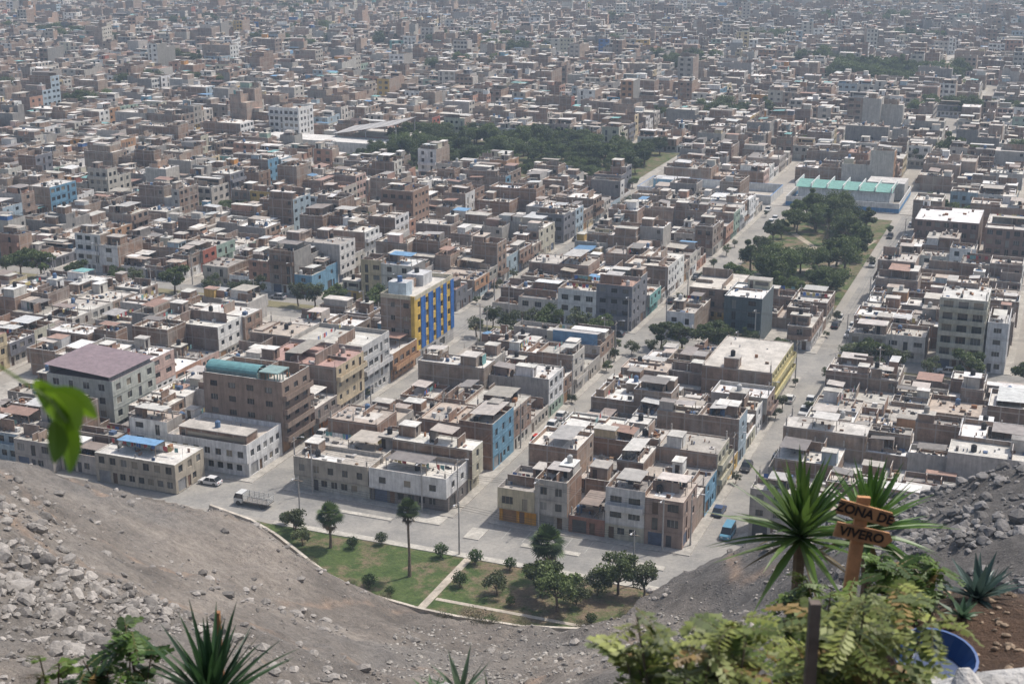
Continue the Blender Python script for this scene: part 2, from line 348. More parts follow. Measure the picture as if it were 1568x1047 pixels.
def place(name,q,a0,a1,b0,b1,front,th=T):
    oa,ob={'-b':(a0,b0),'+b':(a1,b1),'-a':(a0,b1),'+a':(a1,b0)}[front]
    x,y=W(oa,ob,th); return obj(name,mesh(name,q.arr(),BM),(x,y,.13),FR[front]-th)
def wd(a0,a1,b0,b1,front): return (a1-a0,b1-b0) if front in('-b','+b') else (b1-b0,a1-a0)
HEROS=[]
def hero(name,a0,a1,b0,b1,fl,front,ex=(0,0,0),seed=1,**o):
    HEROS.append((a0,a1,b0,b1)); w,d=wd(a0,a1,b0,b1,front)
    q=building(random.Random(seed),w,d,fl,0,*[bool(e) for e in ex],**o)
    return q,(name,a0,a1,b0,b1,front)
def addh(t): q,a=t; return place(a[0],q,*a[1:])
WHITE=(.77,.765,.75)
HEROS.append((-141,-132,276,298))
q=Q(); r=random.Random(3); L=21.; D=8.5; FH=3.0
YEL=(.7,.47,.1); BLU=(.03,.15,.46); BR=(.3,.205,.15)
P=lambda u,dd,z:(u,-dd,z)
for k in range(5):
    z=k*FH; ops=[]; 
    for i in range(5):
        u=1.+i*4.1; ops.append((u+.5,u+1.9,z+.9,z+2.3,'w'))
    if k==0: ops=[(1,4,.02,2.4,'g'),(5,6,.02,2.2,'d'),(8,11,.02,2.4,'g'),(13,16,.5,2.3,'w')]
    strip(q,r,P,0,L,z,z+FH,ops,M_PAINT,YEL if k else (.5,.48,.45),0,.2)
    if k:
        for i in range(5):
            u=1.+i*4.1; q.box(u+2.05,u+3.9,-.12,-.003,z+.05,z+FH-.05,M_PAINT,BLU,None,None,True)
            if i in(1,2,3): q.box(u+.0,u+.42,-.1,-.003,z+.05,z+FH-.05,M_PAINT,BLU,None,None,True)
zt=15.
for k in range(5):
    P2=lambda u,dd,z:(0-dd,u,z)
    strip(q,r,P2,0,D,k*FH,(k+1)*FH,[(1.5,2.9,k*FH+1,k*FH+2.1,'w'),(5,6.,k*FH+1,k*FH+2.1,'w')] if k else [],M_BRICK,BR,0)
q.box(-.25,-.005,-.0,.9,3,zt+.9,M_PAINT,YEL)
q.q((L,0,0),(L,D,0),(L,D,zt+.9),(L,0,zt+.9),M_BRICK,BR); q.q((0,D,0),(L,D,0),(L,D,zt+.9),(0,D,zt+.9),M_BRICK,BR)
q.q((0,0,zt),(L,0,zt),(L,D,zt),(0,D,zt),M_ROOF,(.6,.57,.52))
for b in ((0,L,0,.15),(0,L,D-.15,D),(0,.15,.15,D-.15),(L-.15,L,.15,D-.15)): q.box(*b,zt+.01,zt+.95,M_PAINT,(.6,.55,.42))
q.box(2,5,3,7.5,zt,zt+3.2,M_PAINT,(.55,.65,.72),M_ROOF,(.6,.6,.6)); q.box(5.2,8,4,8,zt,zt+2.4,M_PAINT,WHITE,M_ROOF,(.7,.7,.7)); q.box(12,17,3.5,7.8,zt,zt+2.6,M_PAINT,(.62,.62,.62),M_ROOF,(.6,.6,.6)); q.box(9,11.5,5,7,zt,zt+2.,M_BRICK,BR)
q.cyl(3,5,zt+3.2,zt+4.5,.6,.6,M_PAINT,(.1,.2,.4)); q.cyl(14,6,zt+2.6,zt+3.8,.6,.6,M_PAINT,(.05,.05,.05))
place('yellow_blue_apartment_building',q,-140.5,-132,276,297,'+a')
t=hero('brick_apartment_building',-149,-132.4,217.5,228,5,'+a',(1,0,0),11,sidebrick=True,solid=True,paint=(.32,.24,.19),brk=(.3,.2,.145),balc=True,ov=.6); q=t[0]
zz=5*H+.2
for i in range(8):
    a0=math.pi*i/8; a1=math.pi*(i+1)/8
    q.q((.6+ (1-math.cos(a0))*1.9,5.,zz+1.3+math.sin(a0)*1.2),(.6+(1-math.cos(a1))*1.9,5.,zz+1.3+math.sin(a1)*1.2),(.6+(1-math.cos(a1))*1.9,16.3,zz+1.3+math.sin(a1)*1.2),(.6+(1-math.cos(a0))*1.9,16.3,zz+1.3+math.sin(a0)*1.2),M_METAL,(.13,.3,.31))
q.box(.7,4.3,5.1,16.2,zz-.1,zz+1.3,M_PAINT,(.2,.3,.3))
q.box(.2,4.6,.3,4.4,zz+2.0,zz+2.2,M_METAL,(.25,.36,.34),None,None,True)
for px in (.3,2.3,4.4):
    for py in (.4,2.3,4.2): q.box(px-.08,px+.08,py-.08,py+.08,zz-.1,zz+2.,M_PAINT,(.2,.3,.28))
addh(t)
addh(hero('white_corner_house',-149,-132.2,205.5,217.3,2,'-b',(0,1,0),5,paint=WHITE,side=WHITE,gpaint=(.66,.66,.66),roof=(.58,.52,.45),ov=.5,solid=True))
addh(hero('plaster_house',-157,-140,194,203,2,'-b',(0,1,0),62,paint=(.5,.44,.35),solid=True,ov=0,side=(.45,.4,.32)))
for i,(a0,a1,b0,b1,fl) in enumerate([(-166,-157.6,205.3,217,2),(-157.5,-149.2,205.3,217,3),(-166.3,-157.6,196,204.6,2),(-175,-166.5,194,202.5,2),(-175.5,-168.2,203,213.6,3),(-184,-175.6,196,205,2),(-184,-176,205.5,213.6,2),(-193,-184.5,192,202,3),(-193,-184.2,202.5,213,2),(-202,-193.5,188,199,2),(-202,-193.5,199.5,211,3),(-192.8,-183.3,213.5,222,2),(-192.8,-183.3,222.3,230,2)]):
    addh(hero('brick_house',a0,a1,b0,b1,fl,'-b',(0,0,0),130+i))
addh(hero('orange_trim_house',-148,-132,228.3,237.5,3,'+a',(0,0,0),9,paint=(.3,.25,.22),gpaint=(.58,.22,.05),sidebrick=True))
addh(hero('brick_apartment_building',-149,-132,238,250,4,'+a',(0,0,0),12,paint=(.62,.51,.35),sidebrick=True,roof=(.46,.3,.26),solid=True))
addh(hero('grey_apartment_building',-149,-132,250.3,263,4,'+a',(0,0,0),13,paint=(.62,.61,.59),side=(.4,.375,.345),solid=True,roof=(.54,.515,.46)))
addh(hero('row_house',-149,-132,263.3,275.7,2,'+a',(0,0,0),15,solid=True))
t=hero('metal_roofed_building',-183,-168,214,228,4,'+a',(1,0,0),14,paint=(.48,.5,.45),side=(.38,.41,.37),solid=True,bare=True,roof=(.3,.24,.24)); q=t[0]; z4=4*H+.05
q.q((-.3,-.3,z4+1.2),(14.3,-.3,z4+1.2),(14.3,15.3,z4+2.2),(-.3,15.3,z4+2.2),M_METAL,(.26,.195,.205)); q.box(.3,13.7,.3,.5,z4,z4+1.2,M_PAINT,(.3,.3,.3)); q.box(.3,13.7,14.4,14.6,z4,z4+2.1,M_PAINT,(.3,.3,.3))
addh(t)
addh(hero('plaster_house',-122,-107.3,204.5,218.2,2,'-b',(1,0,0),21,paint=(.44,.4,.34),gpaint=(.5,.49,.44),roof=(.48,.44,.385),ov=.5))
addh(hero('white_corner_house',-107,-92.3,204.5,213,2,'-b',(0,1,0),22,paint=WHITE,side=(.4,.345,.29),gpaint=(.2,.18,.17),roof=(.68,.645,.58),ov=.7,solid=True,style=dict(pitch=3.6,ww=1.3,sill=1.,mix=False)))
addh(hero('brick_house',-107,-92.3,213.3,218.2,3,'+a',(0,0,0),23,sidebrick=True,solid=True))
xs=[-83,-76.3,-70.6,-64.3,-57.6,-51.2]
pr=[dict(paint=(.58,.51,.36),gpaint=(.66,.32,.04),fl=2),dict(paint=(.48,.455,.42),fl=3),dict(paint=(.34,.17,.12),fl=2),dict(paint=(.7,.69,.67),fl=3),dict(paint=(.39,.29,.24),fl=3,sidebrick=True)]
for i,p_ in enumerate(pr):
    fl=p_.pop('fl'); addh(hero('row_house',xs[i],xs[i+1]-.02,204.8,218.5,fl,'-b',(i==0,i==4,0),30+i,**p_))
addh(hero('yellow_brick_house',-66,-51.3,275,297.5,3,'+a',(0,0,0),40,paint=(.64,.57,.3),sidebrick=True,balc=True,solid=True,roof=(.58,.54,.48),brk=(.31,.21,.155)))
for i,(b0,b1) in enumerate(((275,282),(282.1,290),(290.1,297.5))): addh(hero('row_house',-83,-66.2,b0,b1,2,'-a',(0,0,0),150+i))
addh(hero('glass_apartment_tower',-23,-13,317.6,330,6,'-b',(1,1,0),41,paint=(.56,.54,.45),gpaint=(.5,.48,.42),solid=True,balc=True,ov=.5,style=dict(pitch=2.4,ww=2.1,sill=.5,mix=False)))
addh(hero('white_apartment_building',-12.6,-8.2,317.6,331,4,'-b',(0,1,0),42,paint=(.7,.7,.7),solid=True,roof=(.6,.6,.6)))
addh(hero('brick_tower_building',-198,-187,392,403,5,'-b',(0,1,0),43,sidebrick=True,paint=(.34,.225,.165),solid=True,brk=(.33,.215,.16)))
addh(hero('white_apartment_building',-327,-312,541,553,5,'-b',(0,1,0),44,paint=WHITE,side=(.74,.74,.72),solid=True))
addh(hero('dark_brick_building',-40,-22,425,445,4,'-b',(1,0,0),45,sidebrick=True,paint=(.26,.18,.15),solid=True,brk=(.25,.17,.135)))
addh(hero('dark_brick_building',-20,0,420,440,4,'-b',(1,0,0),46,sidebrick=True,paint=(.28,.195,.16),solid=True,brk=(.27,.18,.14)))
addh(hero('dark_grey_house',-72,-63,319.5,333,4,'-b',(0,0,0),47,paint=(.1,.13,.14),side=(.13,.16,.17),solid=True))
addh(hero('brick_apartment_building',-84.5,-73,336,352,3,'-b',(0,0,0),48,sidebrick=True,paint=(.33,.24,.185),solid=True))
# special sites ----------------------------------------------------
q=Q()
w_,d_=38.,34.
for (x0,x1,y0,y1) in ((0,w_,0,.25),(0,w_,d_-.25,d_),(0,.25,.25,d_-.25),(w_-.25,w_,.25,d_-.25)):
    q.box(x0,x1,y0,y1,0,1.4,M_PAINT,(.12,.3,.55)); q.box(x0,x1,y0,y1,1.4,3.2,M_PAINT,(.7,.7,.68))
q.box(3,34,6,20,0,5.5,M_PAINT,(.62,.62,.6)); q.q((2,5,5.8),(35,5,5.8),(35,13,7.2),(2,13,7.2),M_METAL,(.15,.36,.31)); q.q((2,21,5.8),(35,21,5.8),(35,13,7.2),(2,13,7.2),M_METAL,(.15,.36,.31))
for xx in (3,34): q.q((xx,6,5.5),(xx,20,5.5),(xx,13,7.1),(xx,13,7.1),M_PAINT,(.6,.6,.6))
for i in range(7): q.box(2+i*5.4,2.3+i*5.4,4.9,21.1,5.9,7.3,M_PAINT,(.7,.72,.7))
P=lambda u,dd,z:(u,5.9-dd,z); strip(q,r,P,3,34,.01,5.4,[(5+i*4.,7.6+i*4.,1,2.4,'w') for i in range(7)],M_PAINT,(.66,.66,.64),1)
q.box(24,37,22,33,0,6,M_PAINT,(.62,.6,.56),M_ROOF,(.6,.58,.55)); q.box(1,12,22,33,0,3.4,M_PAINT,(.6,.62,.64),M_ROOF,(.65,.65,.65))
place('school_hall_with_teal_roof',q,-89,-51,483,517,'-b'); HEROS.append((-92,-48,478,520))
q=Q(); 
for (x0,x1,y0,y1) in ((0,48,0,.25),(0,48,21.75,22),(0,.25,.25,21.75),(47.75,48,.25,21.75)):
    q.box(x0,x1,y0,y1,0,3,M_PAINT,(.68,.68,.66),M_PAINT,(.12,.3,.6))
q.q((.3,.3,.02),(47,.3,.02),(47,21.7,.02),(.3,21.7,.02),M_ROOF,(.5,.46,.4)); q.box(2,14,14,21,0,3.5,M_PAINT,(.25,.45,.6),M_ROOF,(.6,.6,.6))
place('walled_sports_court',q,-142,-96,482,504,'-b'); HEROS.append((-144,-94,479,505))
q=Q()
q.box(0,62,0,14,0,5.5,M_PAINT,(.6,.58,.54),M_ROOF,(.72,.7,.66)); q.box(36,62,14,34,0,6,M_PAINT,(.36,.22,.18),M_ROOF,(.6,.57,.52))
for i in range(10):
    u0,u1=i/10,(i+1)/10; f=lambda u:7+5.5*u*u+1.2*math.sin(u*3.14)
    q.q((30+u0*30,10,f(u0)),(30+u1*30,10,f(u1)),(30+u1*30,30,f(u1)+.6),(30+u0*30,30,f(u0)+.6),M_METAL,(.4,.38,.36) if i%2 else (.5,.48,.46))
for px in (31,45,59):
    for py in (11,29): q.box(px-.2,px+.2,py-.2,py+.2,0,f((px-30)/30)-.1,M_PAINT,(.3,.3,.3))
P=lambda u,dd,z:(u,-.02-dd,z); strip(q,r,P,0,62,0.01,5.4,[(2+i*4.,4.6+i*4.,1.5,2.9,'w') for i in range(14)],M_PAINT,(.66,.64,.6),1)
place('market_hall_with_curved_canopy',q,-318,-256,516,550,'-b'); HEROS.append((-320,-254,514,552))
PARK2=(-84.5,-51.5,353,471); PARK3=(-268,-150,498,572); PARK4=(-135,-60,825,885)
HEROS += [PARK2,PARK3,PARK4]
def blocked(a0,a1,b0,b1):
    for h in HEROS:
        if a0<h[1]-.3 and a1>h[0]+.3 and b0<h[3]-.3 and b1>h[2]+.3: return True
    return False
pave=Q(); PV=(.43,.405,.36)
def vis(x,y,m=55): return y>120 and abs(x)<.375*y+m and y<1780
def rfl(r,cap): return min(cap,r.choices([1,2,3,4,5],[16,42,30,10,2])[0])
def block(r,a0,a1,b0,b1,th=T,main=True,cap=9,mid_=None,e0_=None,ymax=1e9,ymin=0):
    cx,cy=W((a0+a1)/2,(b0+b1)/2,th)
    if not vis(cx,cy,70): return
    lots=[]; lw=lambda: r.uniform(6,10.5)
    longb=(b1-b0)>=(a1-a0)
    if longb:
        e0=e0_ or r.uniform(10,14); e1=r.uniform(10,14)
        for (bb0,bb1,fr) in ((b0,b0+e0,'-b'),(b1-e1,b1,'+b')):
            x=a0
            while x<a1-1:
                w=lw()
                if x+w>a1-4.5: w=a1-x
                lots.append((x,x+w,bb0,bb1,fr,x<=a0+.01,x+w>=a1-.01)); x+=w
        mid=mid_ or (a0+a1)/2+r.uniform(-1.5,1.5)
        for (p0,p1,fr) in ((a0,mid,'-a'),(mid,a1,'+a')):
            y=b0+e0; end=b1-e1
            while y<end-1:
                w=lw()
                if y+w>end-4.5: w=end-y
                lots.append((p0,p1,y,y+w,fr,False,False)); y+=w
    else:
        mid=(b0+b1)/2+r.uniform(-1.5,1.5)
        for (p0,p1,fr) in ((b0,mid,'-b'),(mid,b1,'+b')):
            y=a0
            while y<a1-1:
                w=lw()
                if y+w>a1-4.5: w=a1-y
                lots.append((y,y+w,p0,p1,fr,y<=a0+.01,y+w>=a1-.01)); y+=w
    acc=[]
    for (x0,x1,y0,y1,fr,eL,eR) in lots:
        if main and blocked(x0,x1,y0,y1): continue
        X,Y=W((x0+x1)/2,(y0+y1)/2,th)
        if not vis(X,Y) or Y>ymax or Y<ymin: continue
        dist=math.hypot(X,Y)
        if dist>600 and r.random()<.03: continue
        if r.random()<.015: continue
        lod=0 if dist<400 else (1 if dist<620 else 2)
        w,d=wd(x0,x1,y0,y1,fr); fl=rfl(r,cap)
        if main and b1<299 and y1>280: fl=min(fl,2)
        if dist>560 and r.random()<.01: fl=r.randint(5,7)
        if fr=='+b': eL,eR=eR,eL
        q=building(r,w,d,fl,lod,eL,eR)
        if dist<430:
            place('brick_house' if r.random()<.6 else 'row_house',q,x0,x1,y0,y1,fr,th)
        else:
            V,M,C=q.arr(); oa,ob={'-b':(x0,y0),'+b':(x1,y1),'-a':(x0,y1),'+a':(x1,y0)}[fr]; ox,oy=W(oa,ob,th); rz=FR[fr]-th
            c,s=math.cos(rz),math.sin(rz); V2=V.copy(); V2[...,0]=V[...,0]*c-V[...,1]*s+ox; V2[...,1]=V[...,0]*s+V[...,1]*c+oy; V2[...,2]+=.13
            acc.append((V2,M,C))
    if acc:
        obj('city_block_houses',mesh('city_block_houses',tuple(np.concatenate([a[i] for a in acc]) for i in range(3)),BM))
    if cy>940 and main: return
    m=1.5; c=[W(a0-m,b0-m,th),W(a1+m,b0-m,th),W(a1+m,b1+m,th),W(a0-m,b1+m,th)]
    pave.q(*[(p[0],p[1],.13) for p in c],M_ROOF,PV)
    for i in range(4):
        a,b=c[i],c[(i+1)%4]; pave.q((a[0],a[1],-.02),(b[0],b[1],-.02),(b[0],b[1],.13),(a[0],a[1],.13),M_ROOF,(.5,.47,.43))
rb=random.Random(21)
for (a0,a1,b0,b1,cap,md,e0) in [(-122,-92.2,204.3,298,3,None,14),(-83,-51,204.6,298,3,None,14),(-166,-132,205,298,4,-149.1,12.2),(-42.5,0,214,298,3,None,None),(8,42,204,298,3,None,None),(50,84,202,298,4,None,None),(-208,-174,186,298,3,None,None),(-250,-216,186,298,4,None,None),(-292,-258,200,298,4,None,None),(-334,-300,215,298,4,None,None)]:
    block(rb,a0,a1,b0,b1,cap=cap,mid_=md,e0_=e0)
for (b0,b1) in ((319,393),(401,471)):
    for (a0,a1) in [(-131,-94.5),(-42.5,-8),(0,34),(42,76),(84,118),(-174,-141),(-216,-182),(-258,-224),(-300,-266),(-342,-308),(-384,-350),(-426,-392)]: block(rb,a0,a1,b0,b1,cap=4)
block(rb,-85.5,-51,319,351,cap=3)
YB=968   # the street grid changes direction beyond this line
b=483
while b<1260:
    d=rb.choice([34,36,72,84]); 
    a=-760+rb.uniform(0,30)
    while a<520:
        w=rb.choice([34,36,38]) if d>50 else rb.uniform(80,120)
        x0,y0=W(a,b+d/2); 
        if y0-70<YB: block(rb,a,a+w,b,b+d,ymax=YB-9)
        a+=w+rb.choice([7,8,9,12])
    b+=d+rb.choice([7,8,9,14])
T2=math.radians(8)
b=800.
while b<1790:
    d=rb.choice([34,36,38,74]); a=-760+rb.uniform(0,40)
    while a<700:
        w=rb.choice([34,36,38]) if d>50 else rb.uniform(80,130)
        ym=max(W(a,b+d,T2)[1],W(a+w,b+d,T2)[1])
        if ym>YB+10: block(rb,a,a+w,b,b+d,T2,False,ymin=YB+9)
        a+=w+rb.choice([7,8,9,13])
    b+=d+rb.choice([7,8,9,13])
obj('pavement',mesh('pavement',pave.arr(),BM))
# ------------------------------------------------------------------ ground
def mk_ground(name,c1,c2,s1):
    m,nt,b,_=newmat(name); g=geo(nt)
    f=noise(nt,g,s1,8,.68); f2=noise(nt,g,1.6,6,.75)
    c=mixc(nt,mrange(nt,f,.38,.62,0,1),c1,c2); c=mul(nt,c,mrange(nt,f2,.3,.7,.78,1.15))
    nt.links.new(c,b.inputs['Base Color']); b.inputs['Roughness'].default_value=.9; return m
poly('ground',[(-5000,-3000),(5000,-3000),(5000,9000),(-5000,9000)],0,mk_ground('dusty_ground',(.275,.258,.23),(.365,.338,.297),.08))
ROAD=mk_ground('asphalt',(.225,.218,.204),(.325,.308,.277),.15)
poly('front_avenue_road',[W(-141,191),W(-44,191),W(-44,202.9),W(-141,202.9)],.004,ROAD)
poly('avenue_road',[W(-450,299.8),W(150,299.8),W(150,317.3),W(-450,317.3)],.006,ROAD)
for a0,a1,b0,b1 in ((-130.4,-123.6,203,299.7),(-90.6,-84.6,203,299.7),(-49.4,-44.1,203,299.7),(-139.4,-132.6,317.4,480),(-93,-87.1,317.4,480),(-49.4,-44.1,317.4,480)):
    poly('street_road',[W(a0,b0),W(a1,b0),W(a1,b1),W(a0,b1)],.008,ROAD)
q=Q()
def mark(a0,a1,b0,b1,z=.016):
    p=[W(a0,b0),W(a1,b0),W(a1,b1),W(a0,b1)]; q.q(*[(x,y,z) for x,y in p],0,(.5,.49,.45))
for i in range(40): mark(-430+i*14,-427+i*14,303.4,303.55); mark(-430+i*14,-427+i*14,314.2,314.35)
for i in range(7): mark(-80+i*3.6,-79.88+i*3.6,198.2,202.6)
obj('road_markings',mesh('road_markings',q.arr(),[mk_plain('road_paint',.7,2.,.5,1.1)]))
q=Q()
def slab(a0,a1,b0,b1,h=.13,c=PV,mt=0):
    p=[W(a0,b0),W(a1,b0),W(a1,b1),W(a0,b1)]
    q.q(*[(x,y,h) for x,y in p],mt,c)
    for i in range(4): A,B=p[i],p[(i+1)%4]; q.q((A[0],A[1],-.01),(B[0],B[1],-.01),(B[0],B[1],h),(A[0],A[1],h),mt,(.52,.5,.45))
KC=(.52,.49,.43)
slab(-86,-83.2,196.2,200.5,c=KC); slab(-97,-91.5,199.2,202.6,c=KC); slab(-62,-52,196.5,198.0,c=KC); slab(-76,-66,196.5,197.8,c=KC); slab(-118,-50,189.4,190.9,c=KC); slab(-112,-100,197.8,198.9,c=KC)
obj('kerbed_island',mesh('kerbed_island',q.arr(),[BM[2]]))
q=Q()
for a0,a1 in ((-430,-142),(-132,-97),(-84,-53),(-40,140)): slab(a0,a1,306,311,.14,(.2,.18,.1))
obj('avenue_median',mesh('avenue_median',q.arr(),[M_GEN]))
# ------------------------------------------------------------------ grass parks
def mk_grass(lo,split=None):
    m,nt,b,_=newmat('park_grass'); g=geo(nt)
    f=noise(nt,g,.2,8,.72); f2=noise(nt,g,1.8,6,.78); f3=noise(nt,g,.4,5,.6)
    if split is not None:
        sx=nt.nodes.new('ShaderNodeSeparateXYZ'); nt.links.new(g,sx.inputs[0]); f=mathn(nt,'ADD',f,mrange(nt,sx.outputs[0],split-5,split+8,0.,.09))
    c=mixc(nt,mrange(nt,f3,.35,.65,0,1),(.045,.078,.016),(.09,.125,.034)); c=mixc(nt,mrange(nt,f,lo-.03,lo+.1,0,1),c,(.18,.135,.086))
    c=mul(nt,c,mrange(nt,f2,.3,.7,.5,1.4)); nt.links.new(c,b.inputs['Base Color']); b.inputs['Roughness'].default_value=.95; bump(nt,b,f2,.8,.2); return m
PG=[(-131,190.8),(-121,188),(-114.7,184.8),(-99.8,175),(-91.2,171.4),(-81.8,170),(-75.5,169.8),(-65.6,170.5),(-57.5,172.9),(-52,177.2),(-50.2,184.3),(-48,189.3),(-118,189.3)]
poly('park_lawn',[W(*p) for p in PG],.05,mk_grass(.53,-8.))
gr2=mk_grass(.48)
for P_ in (PARK2,PARK3,PARK4): poly('park_lawn',[W(P_[0],P_[2]),W(P_[1],P_[2]),W(P_[1],P_[3]),W(P_[0],P_[3])],.15,gr2)
q=Q()
slab(-82.7,-81.4,171.,189.3,.09,(.5,.44,.36)); slab(-81.2,-52.5,174.6,175.4,.09,(.5,.44,.36))
obj('park_path',mesh('park_path',q.arr(),[BM[2]]))
q=Q()
for a0,b0,a1,b1 in ((-84,380,-60,400),(-60,400,-53,440),(-78,440,-58,405),(-84,415,-64,425)):
    d=Vector((a1-a0,b1-b0)).normalized(); n=Vector((-d.y,d.x))*1.
    p=[W(a0+n.x,b0+n.y),W(a1+n.x,b1+n.y),W(a1-n.x,b1-n.y),W(a0-n.x,b0-n.y)]; q.q(*[(x,y,.17+.003*len(q.v)) for x,y in p],0,(.42,.36,.27))
obj('park_path',mesh('park_path',q.arr(),[BM[2]]))
def wallline(name,pts,h,t,col,mat,z0=-.2):
    q=Q()
    for i in range(len(pts)-1):
        a=Vector(pts[i]); b=Vector(pts[i+1]); d=(b-a).normalized(); n=Vector((-d.y,d.x))*t/2
        A,B,C,D=a+n,b+n,b-n,a-n
        q.q((A.x,A.y,z0),(B.x,B.y,z0),(B.x,B.y,h),(A.x,A.y,h),0,col); q.q((D.x,D.y,z0),(C.x,C.y,z0),(C.x,C.y,h),(D.x,D.y,h),0,col); q.q((A.x,A.y,h),(B.x,B.y,h),(C.x,C.y,h),(D.x,D.y,h),0,(col[0]*1.2,col[1]*1.2,col[2]*1.2))
    return obj(name,mesh(name,q.arr(),[mat]))
wallline('low_retaining_wall',[W(*p) for p in PG[:11]],.95,.5,(.5,.45,.38),BM[2])
q=Q()
pw=[Vector(W(*p)) for p in PG[:11]]
for i in range(10):
    a,b=pw[i],pw[i+1]; d=(b-a).normalized(); n=Vector((-d.y,d.x)); o1,o2=n*.25,n*1.1
    q.q((a.x+o1.x,a.y+o1.y,.1+.004*(i%2)),(b.x+o1.x,b.y+o1.y,.1+.004*(i%2)),(b.x+o2.x,b.y+o2.y,.1+.004*(i%2)),(a.x+o2.x,a.y+o2.y,.1+.004*(i%2)),0,(.48,.43,.36))
obj('park_walkway',mesh('park_walkway',q.arr(),[BM[2]]))
# ------------------------------------------------------------------ hillside
FA=[-400,-260,-215,-200,-190,-175,-160,-138,-131,-121,-114.7,-99.8,-91.2,-81.8,-75.5,-65.6,-57.5,-52,-50.2,-47.5,-44,-39,0,60,200,400]
FB=[150,150,165,184,188,191,193,191.2,190.4,187.6,184.4,174.6,171,169.6,169.4,170.1,172.5,176.6,184,190,197,204,198,192,180,150]
CP=[(0,0,98.2),(0,2,97.6),(0,4,96.3),(0,6,95.0),(-2,8,94.5),(.3,7.6,94.1),(-.35,9.2,94.42),(-.35,10.3,93.2),(-1.4,9.3,93.4),(.6,9.6,93.2),(-.3,12,91.5),(-4,10,93),(1.2,8.2,94.5),(1.3,10,93.1),(1.8,11,92.7),(2.4,9,94.5),(2.5,10.6,93.7),(3,8,95.15),(3.7,10,94.4),(3.3,11.3,93.9),(5,11.3,94.1),(5,8,95.8),(3.5,14,91.2),(0,15,89.3),(-5,15,89.5),(6,15,91.5),
(0,30,79),(0,45,68),(-15,35,75.5),(15,35,75.5),(0,60,57),(-20,60,61),(22,60,61.5),(0,80,44.5),(30,80,50.8),(-33,80,51.3),(0,100,33),(15,100,37),(-15,100,37),(-26,110,37),
(-39.6,99.5,49),(-50,130,41),(-56,145,37),(-68,177,28),(-46,145,30.5),(-36.9,150,23.5),(-24.7,125,29),(-31.6,105,40.5),(-19,160,11),(-56,195,15.6),(-50,205,8),(-80,195,20),(-95,200,12),(-85,150,42),
(-39,195,12),(-27,175,10),(0,165,6.5),(0,150,11),(0,130,20),(10,150,13),(26.7,165,11),(31.7,150,23.5),(38.6,115,44.6),(34.5,198,6),(43,185,17),(49,160,32),(54,140,42.8),(70,150,40),(80,120,52),(60,180,22),(90,170,24),
(-80,120,52),(-70,80,65),(70,70,70),(-30,20,88),(30,20,88),(-60,40,78),(60,40,80),(-60,0,98),(60,0,98),(0,-20,106),(-15,182,3),(9,174,3),(-110,170,25),(-120,120,50),(120,120,50),(120,60,75)]
CPa=np.array(CP,dtype=float); cc=2.
def phi(d2): return np.sqrt(d2+cc*cc)
n=len(CPa); D2=((CPa[:,None,:2]-CPa[None,:,:2])**2).sum(-1)
A=np.zeros((n+3,n+3)); A[:n,:n]=phi(D2); A[:n,n]=1; A[:n,n+1:]=CPa[:,:2]; A[n,:n]=1; A[n+1:,:n]=CPa[:,:2].T
rhs=np.zeros(n+3); rhs[:n]=CPa[:,2]; wts=np.linalg.solve(A,rhs)
rs=np.random.RandomState(5); GR=rs.rand(256,256)
def vn(x,y):
    xi=np.floor(x).astype(int); yi=np.floor(y).astype(int); fx=x-xi; fy=y-yi; fx=fx*fx*(3-2*fx); fy=fy*fy*(3-2*fy)
    g=lambda i,j: GR[i%256,j%256]
    return (g(xi,yi)*(1-fx)+g(xi+1,yi)*fx)*(1-fy)+(g(xi,yi+1)*(1-fx)+g(xi+1,yi+1)*fx)*fy-.5
def fbm(x,y,s,o=5):
    t=0;a=1.
    for i in range(o): t=t+a*vn(x*s+i*17.3,y*s+i*9.1); a*=.5; s*=2.03
    return t
def HZ(x,y):
    x=np.asarray(x,dtype=float); y=np.asarray(y,dtype=float); sh=x.shape; x=x.ravel(); y=y.ravel()
    z=wts[n]+wts[n+1]*x+wts[n+2]*y
    for i in range(n): z+=wts[i]*phi((x-CPa[i,0])**2+(y-CPa[i,1])**2)
    r=np.hypot(x,y); amp=np.clip((r-6)/60,.03,1)
    z+=amp*(1.9*fbm(x,y,.06)+1.1*fbm(x+50,y,.3,5))
    a=x*CT-y*ST; b=x*ST+y*CT; bf=np.interp(a,FA,FB); dd=bf-b
    z=np.minimum(z,.85*dd+.3*np.clip(dd,0,2)); z=np.where(dd>0,np.maximum(z,.12*dd),dd*.6-.05)
    return z.reshape(sh)
nt_,nr_=640,700
th=np.radians(np.linspace(-50,50,nt_)); rr=1.2*(290/1.2)**np.linspace(0,1,nr_)
TT,RR=np.meshgrid(th,rr); X=RR*np.sin(TT); Y=RR*np.cos(TT)-.8; Z=HZ(X,Y)
idx=np.arange(nt_*nr_).reshape(nr_,nt_)
F_=np.stack([idx[:-1,:-1],idx[:-1,1:],idx[1:,1:],idx[1:,:-1]],-1).reshape(-1,4); zf=Z.ravel()[F_].max(1); F_=F_[zf>-.8]
me=bpy.data.meshes.new('hillside'); V=np.stack([X,Y,Z],-1).reshape(-1,3).astype(np.float32)
me.vertices.add(len(V)); me.vertices.foreach_set('co',V.ravel()); me.loops.add(len(F_)*4); me.loops.foreach_set('vertex_index',F_.ravel().astype(np.int32)); me.polygons.add(len(F_)); me.polygons.foreach_set('loop_start',np.arange(0,len(F_)*4,4,dtype=np.int32)); me.polygons.foreach_set('loop_total',np.full(len(F_),4,dtype=np.int32)); me.polygons.foreach_set('use_smooth',np.ones(len(F_),dtype=bool)); me.update(calc_edges=True)
xf,yf=V[:,0],V[:,1]
